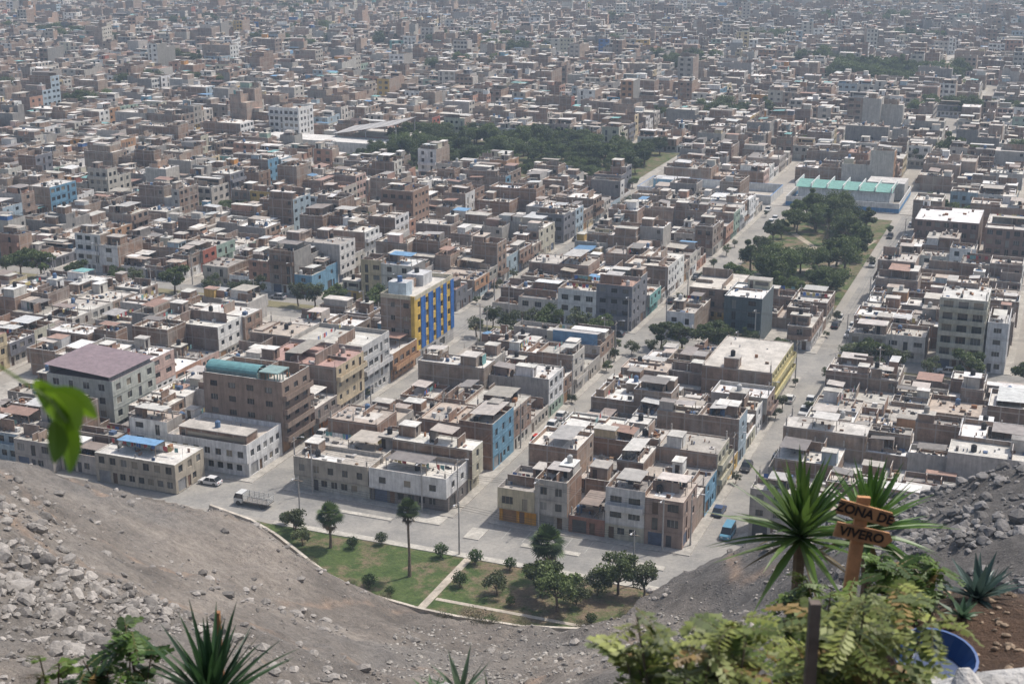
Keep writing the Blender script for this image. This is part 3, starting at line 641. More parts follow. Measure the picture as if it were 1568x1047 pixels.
k=np.clip((xf-14)/14+fbm(xf,yf,.08)*.8,0,1)*np.clip((yf-18)/10,0,1); 
base=np.array([.29,.252,.214])*(1-k[:,None])+np.array([.172,.157,.143])*k[:,None]
base*= (1+.65*fbm(xf,yf,.12,6))[:,None]
g2=np.clip(fbm(xf+31,yf+7,.05,4)*2.5,0,1)[:,None]*(1-k[:,None]); base=base*(1-g2*.6)+np.array([.25,.235,.217])*g2*.6
trail=[[(-66,172),(-52,150),(-42,150),(-30,165),(-20,182),(-14,187)],[(-45,120),(-35,135),(-24,140),(-8,150),(2,152)],[(44,178),(37,170),(30,176),(31,190)],[(-58,150),(-49,128),(-38,118),(-25,125)],[(0,152),(14,160),(18,178)],[(-62,185),(-55,178),(-47,185),(-38,200)]]
for tr in trail:
    for i in range(len(tr)-1):
        ax,ay=tr[i]; bx,by=tr[i+1]; dx,dy=bx-ax,by-ay; t=np.clip(((xf-ax)*dx+(yf-ay)*dy)/(dx*dx+dy*dy),0,1); ds=np.hypot(xf-ax-t*dx+fbm(xf,yf,.1)*3,yf-ay-t*dy+fbm(xf+9,yf,.1)*3)
        w=np.exp(-(ds/.65)**2)[:,None]*.85; base=base*(1-w)+np.array([.44,.32,.235])*w
gd=(np.clip((12.5-yf)/2,0,1)*np.clip((xf-1.8)/1,0,1))[:,None]; base=base*(1-gd)+np.array([.19,.11,.065])*gd
c4=np.ones((len(V),4),dtype=np.float32); c4[:,:3]=base; ca=me.color_attributes.new('Col','FLOAT_COLOR','POINT'); ca.data.foreach_set('color',c4.ravel())
m,nt,b_,_=newmat('dusty_hill_soil'); g=geo(nt)
f1=noise(nt,g,.8,9,.78); f2=noise(nt,g,5.,5,.7)
vo=nt.nodes.new('ShaderNodeTexVoronoi'); vo.inputs['Scale'].default_value=1.5; nt.links.new(g,vo.inputs['Vector'])
st=mrange(nt,vo.outputs['Distance'],.12,.3,1,0); sm_=mathn(nt,'MULTIPLY',st,mrange(nt,noise(nt,g,.15,4,.6),.45,.6,0,1))
c=mul(nt,mul(nt,attr(nt),mrange(nt,f1,.3,.7,.55,1.4)),mrange(nt,f2,.3,.7,.76,1.18)); c=mixc(nt,mathn(nt,'MULTIPLY',sm_,.5),c,(.33,.31,.28)); nt.links.new(c,b_.inputs['Base Color']); b_.inputs['Roughness'].default_value=.95
bump(nt,b_,mathn(nt,'ADD',mathn(nt,'ADD',f1,mathn(nt,'MULTIPLY',f2,.3)),mathn(nt,'MULTIPLY',sm_,.5)),1.,.9); me.materials.append(m); obj('hillside',me)
ico=[]
for s_ in range(8):
    bm=bmesh.new(); bmesh.ops.create_icosphere(bm,subdivisions=1 if s_<4 else 2,radius=1); rr_=random.Random(s_)
    pl=[Vector((rr_.gauss(0,1),rr_.gauss(0,1),rr_.gauss(0,1))).normalized() for _ in range(7)]
    for v in bm.verts:
        for p_ in pl:
            dd_=v.co.dot(p_)
            if dd_>.62: v.co-=p_*(dd_-.62)
        v.co*=rr_.uniform(.9,1.1); v.co.z*=.75
    vv=np.array([v.co[:] for v in bm.verts]); ff=np.array([[v.index for v in f.verts] for f in bm.faces]); bm.free(); ico.append((vv,ff))
def rocks(name,P,S,C,mat):
    vs=[];fs=[];cs=[];off=0; rn=np.random.RandomState(3)
    for (x,y),s,c in zip(P,S,C):
        vv,ff=ico[rn.randint(4) if s<.25 and y>50 else rn.randint(8)]; a=rn.rand()*6.28; ca_,sa=math.cos(a),math.sin(a); sx,sy,sz=s*rn.uniform(.7,1.4),s*rn.uniform(.6,1.1),s*rn.uniform(.6,1.1)
        v=vv*np.array([sx,sy,sz]); v=np.stack([v[:,0]*ca_-v[:,1]*sa+x,v[:,0]*sa+v[:,1]*ca_+y,v[:,2]],-1); vs.append(v); fs.append(ff+off); cs.append(np.tile(c,(len(vv),1))); off+=len(vv)
    V=np.concatenate(vs); zc=HZ([p[0] for p in P],[p[1] for p in P]); cnt=[len(v) for v in vs]; V[:,2]+=np.repeat(zc+np.array(S)*.15,cnt)
    Fc=np.concatenate(fs); me=bpy.data.meshes.new(name); me.from_pydata(V.tolist(),[],Fc.tolist()); me.materials.append(mat)
    c4=np.ones((len(V),4),dtype=np.float32); c4[:,:3]=np.concatenate(cs); me.color_attributes.new('Col','FLOAT_COLOR','POINT').data.foreach_set('color',c4.ravel()); return obj(name,me)
rn=np.random.RandomState(11)
M1=52000; ys=60+rn.rand(M1)*150; xs_=(rn.rand(M1)*2-1)*(.42*ys+6); aa=xs_*CT-ys*ST; bb_=xs_*ST+ys*CT; dn=fbm(xs_,ys,.07); dn2=fbm(xs_+40,ys,.02,3)
lf=np.clip((-xs_/ys-.2)/.08,0,1)*np.clip((145-ys)/20,0,1); rg=np.clip((xs_/ys-.2)/.08,0,1)
pr_=np.clip(.18+.5*lf+.55*rg,0,1)*np.clip(.6+3.2*dn,0.05,3); keep=(bb_<np.interp(aa,FA,FB)-.5)&(rn.rand(M1)<pr_)
S=.07+.16*rn.rand(M1)+.9*rn.rand(M1)**9+.32*lf*rn.rand(M1)**3+.45*rg*rn.rand(M1)**4
cb=np.where((rg>.4)[:,None],np.array([.21,.197,.185]),np.array([.3,.275,.247]))*rn.uniform(.5,1.35,M1)[:,None]
M_ROCK=mk_plain('rock',.9,2.5,.65,1.25,0,.15)
ii=np.nonzero(keep)[0]; rocks('scree_rocks',[(xs_[i],ys[i]) for i in ii],list(S[ii]),[cb[i] for i in ii],M_ROCK)
PP=[];SS=[];CC=[]
for i in range(1700):
    y=140+rn.rand()*40; x=-16+rn.rand()*42
    if (x*ST+y*CT)<np.interp(x*CT-y*ST,FA,FB)-.4: PP.append((x,y)); SS.append(.08+.36*rn.rand()**3); CC.append(np.array([.42,.39,.345])*rn.uniform(.5,1.1))
rocks('rubble',PP,SS,CC,M_ROCK)
# ------------------------------------------------------------------ trees
def cards(C,S,col,rn):
    n=len(C); u=rn.normal(size=(n,3)); u/=np.linalg.norm(u,axis=1)[:,None]; w=rn.normal(size=(n,3)); v=np.cross(u,w); v/=np.linalg.norm(v,axis=1)[:,None]
    u=u*S[:,None]; v=v*S[:,None]*.6
    return np.stack([C-u,C-v,C+u,C+v],1).astype(np.float32),col.astype(np.float32)
def tree(seed,h,rad,nl,ls,g1,g2,thin=False,trunk=None):
    rn=np.random.RandomState(seed); q=Q(); th_=trunk or h*.3; bc=(.16,.12,.09)
    base=Vector((0,0,-.1)); top=Vector((rn.uniform(-.3,.3),rn.uniform(-.3,.3),th_))
    q.tube([base,(base+top)/2+Vector((rn.uniform(-.15,.15),0,0)),top],[h*.035,h*.028,h*.022],0,bc,7)
    lobes=[]; nlob=rn.randint(9,14)
    for i in range(nlob):
        a=i*2.4+rn.rand(); rr_=rad*rn.uniform(.2,.8); zz=th_+(h-th_)*rn.uniform(.15,.85)*(1-.35*rr_/rad); c=Vector((rr_*math.cos(a),rr_*math.sin(a),zz)); lobes.append((c,rad*rn.uniform(.24,.48)))
        m_=(top+c)/2+Vector((0,0,-.3)); q.tube([top*.95,m_,c],[h*.016,h*.011,h*.004],0,bc,5)
    V,M,C=q.arr(); cs=[];ss=[];col=[]
    per=nl//nlob
    for c,lr in lobes:
        d=rn.normal(size=(per,3)); d/=np.linalg.norm(d,axis=1)[:,None]; rad_=lr*(rn.rand(per)**.4)*rn.uniform(.75,1.2,per); p=np.array(c)+d*rad_[:,None]*np.array([1,1,.75])
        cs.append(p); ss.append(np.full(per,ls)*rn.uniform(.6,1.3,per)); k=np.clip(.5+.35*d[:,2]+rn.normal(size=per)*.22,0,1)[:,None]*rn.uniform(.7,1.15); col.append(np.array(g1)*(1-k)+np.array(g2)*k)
    V2,C2=cards(np.concatenate(cs),np.concatenate(ss),np.concatenate(col),rn)
    return np.concatenate([V,V2]),np.concatenate([M,np.ones(len(V2),dtype=np.int32)]),np.concatenate([C,C2])
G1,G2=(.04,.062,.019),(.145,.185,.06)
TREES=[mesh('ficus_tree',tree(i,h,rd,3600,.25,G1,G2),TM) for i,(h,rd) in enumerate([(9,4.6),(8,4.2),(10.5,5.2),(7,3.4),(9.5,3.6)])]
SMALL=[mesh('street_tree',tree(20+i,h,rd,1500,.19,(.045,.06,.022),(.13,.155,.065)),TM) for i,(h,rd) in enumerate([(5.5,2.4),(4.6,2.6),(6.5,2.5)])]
def bush(seed,rad,h,nl,ls,g1,g2,trunk=.4):
    rn=np.random.RandomState(seed); q=Q(); q.tube([(0,0,-.1),(0,0,trunk+h*.3)],[.09,.05],0,(.16,.12,.09),5)
    for i in range(5):
        a=i*1.26; q.tube([(0,0,trunk),(math.cos(a)*rad*.5,math.sin(a)*rad*.5,trunk+h*.5)],[.04,.02],0,(.16,.12,.09),4)
    d=rn.normal(size=(nl,3)); d/=np.linalg.norm(d,axis=1)[:,None]; lump=1+.16*np.sin(d[:,0]*5+seed)*np.cos(d[:,1]*4)+.1*rn.normal(size=nl); p=d*(rn.rand(nl)**.3*lump)[:,None]*np.array([rad,rad,h/2])+np.array([0,0,trunk+h/2])
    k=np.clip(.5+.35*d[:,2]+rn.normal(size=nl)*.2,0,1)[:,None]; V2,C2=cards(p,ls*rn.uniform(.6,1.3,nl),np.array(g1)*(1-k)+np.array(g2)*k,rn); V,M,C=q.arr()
    return np.concatenate([V,V2]),np.concatenate([M,np.ones(nl,dtype=np.int32)]),np.concatenate([C,C2])
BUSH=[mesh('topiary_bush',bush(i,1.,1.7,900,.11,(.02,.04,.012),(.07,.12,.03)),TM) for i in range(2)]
DRY=mesh('dry_shrub',bush(9,2.4,2.6,1000,.12,(.1,.09,.045),(.18,.165,.1),.1),TM)
def palm(seed,h,r=1.7,nf=75,elmin=-1.25):
    rn=np.random.RandomState(seed); q=Q(); q.tube([(0,0,-.1),(.05,0,h*.3),(-.05,.05,h*.7),(0,0,h)],[.32,.22,.19,.2],0,(.2,.16,.12),8)
    for i in range(nf):
        az=rn.rand()*6.28; el=rn.uniform(elmin,1.35); dead=el<-.6; L=r*rn.uniform(.75,1.)*(.7 if dead else 1); d=Vector((math.cos(az)*math.cos(el),math.sin(az)*math.cos(el),math.sin(el)))
        o=Vector((0,0,h-(1.4*rn.rand() if dead else 0))); c=(.17,.13,.08) if dead else ((.03,.055,.018) if rn.rand()<.5 else (.09,.135,.04)); s=d.cross(Vector((0,0,1))).normalized(); up=s.cross(d)
        m0=o+d*L*.45; q.tube([o,m0],[.035,.02],1,c,3)
        for j in range(9):
            an=(j-4)*.3; dd=(d*math.cos(an)+s*math.sin(an)+up*.1).normalized(); e=m0+dd*L*.62*(1-.06*abs(j-4))+Vector((0,0,-.1*L)); n_=dd.cross(up).normalized()*.045*L
            mm=m0+dd*L*.33; q.q(tuple(m0),tuple(mm+n_),tuple(e),tuple(mm-n_),1,c)
    return q.arr()
def put(name,me,a,b,sc=1.,z=.05):
    x,y=W(a,b); return obj(name,me,(x,y,z),R.random()*6.28,sc*R.uniform(.93,1.07))
obj('palm_tree',mesh('palm_tree',palm(1,11.3,2.3,90),TM),(*W(-88.1,180.3),.05)); obj('palm_tree',mesh('palm_tree',palm(2,5.6,2.8,80),TM),(*W(-104.4,184.9),.05)); obj('palm_tree',mesh('palm_tree',palm(3,6.4,3.5,95,-1.1),TM),(*W(-67.7,186.5),.05))
put('ficus_tree',TREES[1],-63.0,178.0,1.05); put('ficus_tree',TREES[3],-66.8,181.3,1.1); put('street_tree',TREES[0],-56.2,186.4,.85); put('street_tree',SMALL[0],-52.3,187,1.1); put('street_tree',SMALL[1],-73.1,179.5,.9); put('street_tree',SMALL[1],-109,184,.8)
put('street_tree',SMALL[0],-112,187.3,.85); put('street_tree',SMALL[2],-113.5,189,.6); put('street_tree',SMALL[1],-59,185.,.9); put('street_tree',SMALL[1],-61,181,.9)
for a,b_2,s in ((-79.5,180.1,1.1),(-97.3,189,1.),(-92.2,174.5,1.05),(-74.4,188,1.),(-86.3,188.2,1.1),(-80.3,188,1.2),(-61,189,.8),(-88,173.2,.8),(-57,176,.9),(-115.8,190,1.),(-101,186,.9),(-70,177,.8),(-69.5,189,.8)): put('topiary_bush',BUSH[R.randint(0,1)],a,b_2,s)
for a,b_2,s in ((-70.9,168.6,1.),(-74.,170.9,.7),(-88,171,.6),(-58,174.5,.5),(-66,171.3,.6),(-53,180,.5),(-77,168,.7),(-95,174,.4),(-104,178,.5),(-60,168,.6),(-50,174,.5)): put('dry_shrub',DRY,a,b_2,s)
rt=random.Random(5)
for i in range(70):
    a=rt.uniform(PARK2[0]+2,PARK2[1]-2); b_2=rt.uniform(PARK2[2]+2,PARK2[3]-2)
    if -80<a<-60 and 402<b_2<440 and rt.random()<.75: continue
    put('ficus_tree',TREES[rt.randint(0,4)],a,b_2,rt.uniform(.7,1.2),.1)
obj('palm_tree',mesh('palm_tree',palm(7,9,2.2),TM),(*W(-66,430),.1))
for i in range(185):
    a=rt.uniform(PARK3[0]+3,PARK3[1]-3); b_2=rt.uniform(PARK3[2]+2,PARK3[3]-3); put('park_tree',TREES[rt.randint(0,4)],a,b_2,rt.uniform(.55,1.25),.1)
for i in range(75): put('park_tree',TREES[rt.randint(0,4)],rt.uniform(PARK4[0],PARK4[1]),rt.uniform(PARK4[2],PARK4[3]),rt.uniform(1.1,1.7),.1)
a=-425
while a<130:
    if not(-141<a<-133 or -96<a<-85 or -52<a<-41): put('street_tree',(SMALL+[TREES[3],TREES[3]])[rt.randint(0,4)],a,308.5+rt.uniform(-1,1),rt.uniform(.9,1.35),.14)
    a+=rt.choice([5,6,7,8,12])
for i in range(14): put('street_tree',SMALL[rt.randint(0,2)],-128+i*3.6+rt.uniform(-1,1),301.2,rt.uniform(.6,.95),.1)
for i in range(12): put('street_tree',TREES[rt.randint(0,4)],-72+rt.uniform(-6,20),315.5+rt.uniform(-.6,.6) if i%2 else 353.5,rt.uniform(.45,.7),.1)
for i in range(16): put('street_tree',TREES[rt.randint(0,4)],-40+i*5.2,477+rt.uniform(-1.5,1.5),rt.uniform(.7,1.),.1)
for i in range(24): put('street_tree',TREES[rt.randint(0,4)],-262+i*5,493+rt.uniform(-2,2),rt.uniform(.6,.9),.1)
for i in range(22): put('street_tree',TREES[rt.randint(0,4)],-330+i*6,397+rt.uniform(-1,1),rt.uniform(.45,.8),.1)
for _ in range(54):
    Y=rt.uniform(520,1600); X=rt.uniform(-.36,.36)*Y; n_=rt.randint(3,12)
    for k in range(n_): obj('distant_tree',TREES[rt.randint(0,4)],(X+rt.gauss(0,16),Y+rt.gauss(0,7),.1),rt.random()*6,rt.uniform(.9,1.5))
for _ in range(130):
    a=rt.choice([-131,-123,-91,-84,-49.5,-43.5,-139.5,-132.5]); b_2=rt.uniform(215,470)
    if rt.random()<.45 and not 299<b_2<318: put('street_tree',SMALL[rt.randint(0,2)],a+rt.uniform(-.3,.3),b_2,rt.uniform(.35,.65),.13)
# ------------------------------------------------------------------ vehicles
def carmesh(col,L=4.2,Wd=1.72,Hh=1.45,van=False):
    q=Q(); h=Wd/2; bz=.28; wz=.82 if not van else 1.0
    prof=[(-L/2,bz),(-L/2,wz-.18),(-L/2+.35,wz-.02),(L/2-.15,wz+.02 if not van else wz),(L/2,wz-.15),(L/2,bz)]
    for i in range(len(prof)-1): 
        (x0,z0),(x1,z1)=prof[i],prof[i+1]; q.q((x0,-h,z0),(x0,h,z0),(x1,h,z1),(x1,-h,z1),0,col)
    for s in (-h,h):
        q.q((prof[0][0],s,bz),(prof[1][0],s,prof[1][1]),(prof[2][0],s,prof[2][1]),(prof[2][0],s,bz),0,col)
        q.q((prof[2][0],s,bz),(prof[2][0],s,prof[2][1]),(prof[3][0],s,prof[3][1]),(prof[3][0],s,bz),0,col); q.q((prof[3][0],s,bz),(prof[3][0],s,prof[3][1]),(prof[4][0],s,prof[4][1]),(prof[5][0],s,bz),0,col)
    cx0,cx1,cx2,cx3=(-L*.23,-L*.08,L*.3,L*.45) if not van else (-L*.38,-L*.25,L*.47,L*.49); t=h-.16; zb=wz
    a=[(cx0,-h+.04,zb),(cx0,h-.04,zb),(cx3,h-.04,zb),(cx3,-h+.04,zb)]; b=[(cx1,-t,Hh),(cx1,t,Hh),(cx2,t,Hh),(cx2,-t,Hh)]
    q.q(*b,0,col)
    gl=(.03,.035,.04)
    for i in range(4): j=(i+1)%4; q.q(a[i],a[j],b[j],b[i],1,gl)
    for s in (-1,1):
        for f in (.0,.45,1.):
            X=cx1+(cx2-cx1)*f; Xb=cx0+(cx3-cx0)*f; q.q((Xb-.05,s*(h-.03),zb),(Xb+.05,s*(h-.03),zb),(X+.05,s*(t+.012),Hh),(X-.05,s*(t+.012),Hh),0,col)
    for wx in (-L*.31,L*.3):
        for s in (-1,1):
            P=[(wx+.33*math.cos(k*math.pi/5),.33+.33*math.sin(k*math.pi/5)) for k in range(10)]
            for k in range(10): l=(k+1)%10; q.q((P[k][0],s*(h-.2),P[k][1]),(P[l][0],s*(h-.2),P[l][1]),(P[l][0],s*(h+.02),P[l][1]),(P[k][0],s*(h+.02),P[k][1]),2,(.03,.03,.03))
            for k in (1,3,5,7): q.q((P[0][0],s*(h+.02),P[0][1]),(P[k][0],s*(h+.02),P[k][1]),(P[k+1][0],s*(h+.02),P[k+1][1]),(P[(k+2)%10][0],s*(h+.02),P[(k+2)%10][1]),2,(.12,.12,.12) if k in(3,5) else (.03,.03,.03))
    for s in (-.55,.55): q.box(-L/2-.02,-L/2,s-.18,s+.18,.55,.7,1,(.7,.7,.65)); q.box(L/2,L/2+.02,s-.18,s+.18,.6,.75,0,(.4,.02,.02))
    return mesh('parked_car',q.arr(),CM)
CARS=[carmesh(c) for c in ((.65,.65,.65),(.03,.03,.035),(.35,.36,.38),(.45,.03,.02),(.6,.6,.58),(.05,.08,.16),(.2,.2,.21))]
PICK=[0,1,2,4,5,6,0,1,2,6,4,3]
VAN=carmesh((.1,.26,.36),4.6,1.8,2.0,True); VANW=carmesh((.65,.65,.63),4.8,1.85,2.1,True)
def car(me,a,b,alongb,name='parked_car',z=.012,flip=False):
    x,y=W(a,b); obj(name,me,(x,y,z),(-T+(math.pi/2 if alongb else 0))+(math.pi if flip else 0))
car(CARS[0],-137.3,200.5,False); car(VANW,-128.6,233,True,'parked_van'); car(CARS[3],-45.6,267,True,'red_car'); car(VAN,-45.6,213,True,'parked_van')
for a,b_2,al in ((-104,314.5,0),(-97,314.3,0),(-116,315,0),(-112,303,0),(-62,303.5,0),(-30,303,0),(-20,314,0),(10,303,0),(-160,303.4,0),(-190,314,0),(-230,303,0)): car(CARS[PICK[R.randint(0,11)]],a,b_2,bool(al))
for a in (-130,-124,-90,-85.2,-49,-44.6):
    b_2=222
    while b_2<295:
        if R.random()<.2 and not(-46<a and 258<b_2<276): car(CARS[PICK[R.randint(0,11)]],a+R.uniform(-.15,.15),b_2+R.uniform(-.6,.6),True,flip=R.random()<.5)
        b_2+=6.8
for a in (-92.6,-87.6,-49,-44.6,-138.6,-133.2):
    b_2=322
    while b_2<478:
        if R.random()<.22: car(CARS[PICK[R.randint(0,10)]],a+R.uniform(-.15,.15),b_2+R.uniform(-.5,.5),True,flip=R.random()<.5)
        b_2+=6.5
def bigveh(kind):
    q=Q()
    if kind=='bus':
        L,w,h=9.,1.25,3.; q.box(-L/2,L/2,-w,w,.45,1.3,0,(.05,.13,.2),None,None,True); q.box(-L/2+.03,L/2-.03,-w+.02,w-.02,1.3,2.3,1,(.03,.035,.04)); q.box(-L/2,L/2,-w,w,2.3,h,0,(.5,.54,.56),None,None,True)
        for i in range(8):
            for s in (-1,1): X=-L/2+i*1.28; q.box(X,X+.1,s*w-.02,s*w+.005,1.3,2.3,0,(.5,.54,.56))
        ws=(-2.9,2.9)
    else:
        L,w=6.8,1.1; q.box(-3.4,-1.7,-w,w,.5,1.3,0,(.6,.6,.58),None,None,True); q.q((-3.4,-w,1.3),(-3.4,w,1.3),(-3.0,w-.05,2.2),(-3.0,-w+.05,2.2),1,(.03,.03,.04)); q.box(-3.,-1.7,-w+.05,w-.05,1.3,2.2,1,(.04,.04,.05),0,(.6,.6,.58)); q.box(-1.5,3.4,-w,w,.8,.95,0,(.2,.18,.16),None,None,True)
        for s in (-1,1):
            for k in range(4): q.box(-1.5,3.4,s*w-.03,s*w+.03,1.05+k*.3,1.13+k*.3,0,(.5,.5,.48),None,None,True)
            for k in range(6): q.box(-1.5+k*.96,-1.42+k*.96,s*w-.05,s*w+.05,.95,2.2,0,(.45,.45,.43))
        for k in range(4): q.box(3.37,3.43,-w,w,1.05+k*.3,1.13+k*.3,0,(.5,.5,.48))
        q.box(-1.55,-1.48,-w,w,.95,2.2,0,(.5,.5,.48)); ws=(-2.5,2.2)
    for wx in ws:
        for s in (-1,1):
            P=[(wx+.45*math.cos(k*math.pi/5),.45+.45*math.sin(k*math.pi/5)) for k in range(10)]
            for k in range(10): l=(k+1)%10; q.q((P[k][0],s*(w-.3),P[k][1]),(P[l][0],s*(w-.3),P[l][1]),(P[l][0],s*(w+.02),P[l][1]),(P[k][0],s*(w+.02),P[k][1]),2,(.03,.03,.03))
            for k in (1,3,5,7): q.q((P[0][0],s*(w+.02),P[0][1]),(P[k][0],s*(w+.02),P[k][1]),(P[k+1][0],s*(w+.02),P[k+1][1]),(P[(k+2)%10][0],s*(w+.02),P[(k+2)%10][1]),2,(.06,.06,.06))
    return mesh(kind,q.arr(),CM)
car(bigveh('bus'),-38,303.2,False,'city_bus'); car(bigveh('truck'),-125,195.2,False,'flatbed_truck')
q=Q(); q.cyl(0,0,-.1,9,.16,.1,0,(.42,.4,.38),8); q.box(-.9,.9,-.05,.05,8.2,8.32,0,(.3,.25,.2),None,None,True); q.tube([(0,0,8.6),(0,-.8,9.1),(0,-1.6,9.2)],.04,0,(.4,.4,.4),5); q.box(-.12,.12,-2.1,-1.5,9.12,9.26,0,(.5,.5,.5),None,None,True)
POLE=mesh('street_lamp',q.arr(),[M_GEN])
def poles(a,b0,b1,step,alongb=True):
    pts=[]; v=b0
    while v<=b1:
        x,y=W(a,v) if alongb else W(v,a); obj('street_lamp',POLE,(x,y,.1),-T+(math.pi/2 if alongb else 0)); pts.append((x,y)); v+=step
    q=Q()
    for i in range(len(pts)-1):
        for off in (-.8,0,.8):
            A=Vector((*pts[i],8.4)); B=Vector((*pts[i+1],8.4)); d=(B-A).normalized(); n_=Vector((-d.y,d.x,0))*off
            q.tube([tuple(A+n_+(B-A)*t-Vector((0,0,1.6*t*(1-t)*1.5))) for t in (0,.25,.5,.75,1)],.022,0,(.03,.03,.03),3)
    obj('overhead_wires',mesh('overhead_wires',q.arr(),[M_GEN]))
poles(-122.9,206,296,30); poles(-91.6,207,297,30); poles(-50.4,207,297,30); poles(203.4,-118,-54,21.3,False); poles(299.2,-250,60,31,False); poles(317.8,-250,60,31,False)
poles(-131.6,322,470,37); poles(-86.6,322,345,20); poles(-43.4,322,470,37); poles(190.2,-113,-55,29,False)
# ------------------------------------------------------------------ foreground plants
NP=[M_BARK,mk_leaf('yucca_leaf',.35,.4),mk_leaf('shrub_leaf',.4,.5)]
def blade(q,o,d,L,w,droop,m,c,seg=5):
    o=Vector(o); d=Vector(d).normalized(); s=d.cross(Vector((0,0,1))); s=s.normalized() if s.length>1e-3 else Vector((1,0,0)); prev=None; n_=s.cross(d)
    for i in range(seg+1):
        t=i/seg; p=o+d*L*t+Vector((0,0,-droop*L*t*t)); ww=w*(.55+.9*t if t<.4 else max(.02,(1-t)/.6*.91)); A=(p-s*ww/2+n_*ww*.18,p,p+s*ww/2+n_*ww*.18)
        if prev:
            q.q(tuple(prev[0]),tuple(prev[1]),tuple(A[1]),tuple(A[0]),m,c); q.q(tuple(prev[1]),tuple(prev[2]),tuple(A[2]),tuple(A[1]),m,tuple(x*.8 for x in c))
        prev=A
def yucca(name,base,top,nb,L,w,seed,g=((.06,.13,.03),(.16,.27,.06)),elmin=-.3):
    rn=random.Random(seed); q=Q(); b0=Vector(base); t=Vector(top); q.tube([b0,(b0+t)/2+Vector((.03,0,0)),t],[.06,.05,.05],0,(.2,.15,.1),7)
    for i in range(nb):
        az=i*2.399+rn.uniform(-.2,.2); f=i/nb; el=elmin+(1.5-elmin)*f**.8+rn.uniform(-.1,.1); d=(math.cos(az)*math.cos(el),math.sin(az)*math.cos(el),math.sin(el)); k=rn.random(); c=tuple(g[0][j]*(1-k)+g[1][j]*k for j in range(3))
        if f<.08: c=(.28,.22,.11)
        blade(q,t+Vector((0,0,.12*f)),d,L*rn.uniform(.7,1.05)*(1-.12*f)*(.75 if el<-.3 else 1),w*rn.uniform(.8,1.1),rn.uniform(.02,.3),1,c)
    return obj(name,mesh(name,q.arr(),NP))
def gz(x,y): return float(HZ([x],[y])[0])
yucca('yucca_plant',(2.42,11.2,gz(2.42,11.2)-.05),(2.46,11.1,94.78),84,.92,.08,1,((.07,.15,.03),(.2,.33,.07)),-.5)
yucca('yucca_plant',(3.25,11.9,gz(3.25,11.9)-.05),(3.22,11.8,94.5),84,.88,.078,2,((.045,.11,.022),(.14,.25,.05)),-.5)
yucca('yucca_plant',(-1.95,8.1,gz(-1.95,8.1)-.05),(-1.93,8.05,95.0),78,.84,.06,3,((.02,.055,.025),(.07,.15,.05)),-.1)
def agave(name,x,y,nb,L,w,seed,c0):
    rn=random.Random(seed); q=Q(); z=gz(x,y)
    for i in range(nb):
        az=i*2.399; el=.25+1.1*i/nb+rn.uniform(-.1,.1); d=(math.cos(az)*math.cos(el),math.sin(az)*math.cos(el),math.sin(el)); k=rn.uniform(.8,1.2); blade(q,(x,y,z),d,L*rn.uniform(.8,1.1),w,rn.uniform(-.1,.25),1,tuple(v*k for v in c0),6)
    return obj(name,mesh(name,q.arr(),NP))
agave('aloe_plant',-.38,9.2,18,.36,.05,4,(.14,.2,.12)); agave('aloe_plant',-.15,9.3,16,.3,.045,5,(.16,.22,.13)); agave('aloe_plant',-.58,9.2,10,.22,.04,8,(.13,.22,.1)); agave('agave_plant',3.95,10.9,22,.46,.085,6,(.08,.13,.11)); agave('agave_plant',3.5,11.1,14,.36,.07,7,(.1,.16,.11)); agave('agave_plant',3.7,10.5,14,.24,.06,9,(.1,.17,.1)); agave('agave_plant',4.15,11.2,14,.3,.07,12,(.1,.15,.12))
def pinnate(q,o,d,L,m,c,rn,npair=9,lw=.022,ll=.05):
    o=Vector(o); d=Vector(d).normalized(); s=d.cross(Vector((0,0,1))); s=s.normalized() if s.length>1e-3 else Vector((1,0,0)); n_=s.cross(d)
    pts=[o+d*L*t+Vector((0,0,-.35*L*t*t)) for t in (0,.35,.7,1)]; q.tube([tuple(p) for p in pts],[.004,.003,.002,.001],0,(.15,.14,.05),3)
    for i in range(npair):
        t=.15+.85*i/(npair-1); p=o+d*L*t+Vector((0,0,-.35*L*t*t)); l=ll*(1-.35*abs(t-.5)*2)*rn.uniform(.85,1.15)
        for sg in (-1,1):
            dd=(s*sg+d*.35+n_*rn.uniform(-.25,.25)+Vector((0,0,-.2))).normalized(); w_=dd.cross(n_).normalized()*lw/2; k=rn.uniform(.75,1.25); a=p; e=p+dd*l; mid=p+dd*l*.5
            q.q(tuple(a),tuple(mid+w_),tuple(e),tuple(mid-w_),m,tuple(v*k for v in c))
def shrub(name,root,tips,nl,L,c1,c2,seed,lw=.022,ll=.05,wood=(.12,.09,.06),t0=.35):
    rn=random.Random(seed); q=Q(); root=Vector(root)
    for tp in tips:
        tp=Vector(tp); mid=root.lerp(tp,.5)+Vector((rn.uniform(-.08,.08),rn.uniform(-.08,.08),.08)); q.tube([tuple(root),tuple(mid),tuple(tp)],[.016,.01,.004],0,wood,5); kb=rn.uniform(.7,1.15)
        for i in range(nl):
            t=t0+(1.02-t0)*rn.random()**.7; p=(root.lerp(mid,t*2) if t<.5 else mid.lerp(tp,t*2-1))
            az=rn.random()*6.28; el=rn.uniform(-.5,.7); d=Vector((math.cos(az)*math.cos(el),math.sin(az)*math.cos(el),math.sin(el))); k=rn.random()**1.2; c=tuple((c1[j]*(1-k)+c2[j]*k)*kb for j in range(3))
            if rn.random()<.06: c=(.3,.2,.07)
            pinnate(q,p,d,L*rn.uniform(.6,1.15),2,c,rn,8,lw,ll)
    return obj(name,mesh(name,q.arr(),NP))
YG1,YG2=(.085,.125,.025),(.36,.39,.1)
rs_=random.Random(77)
def tips(n,xr,yr,zr): return [(rs_.uniform(*xr),rs_.uniform(*yr),rs_.uniform(*zr)) for _ in range(n)]
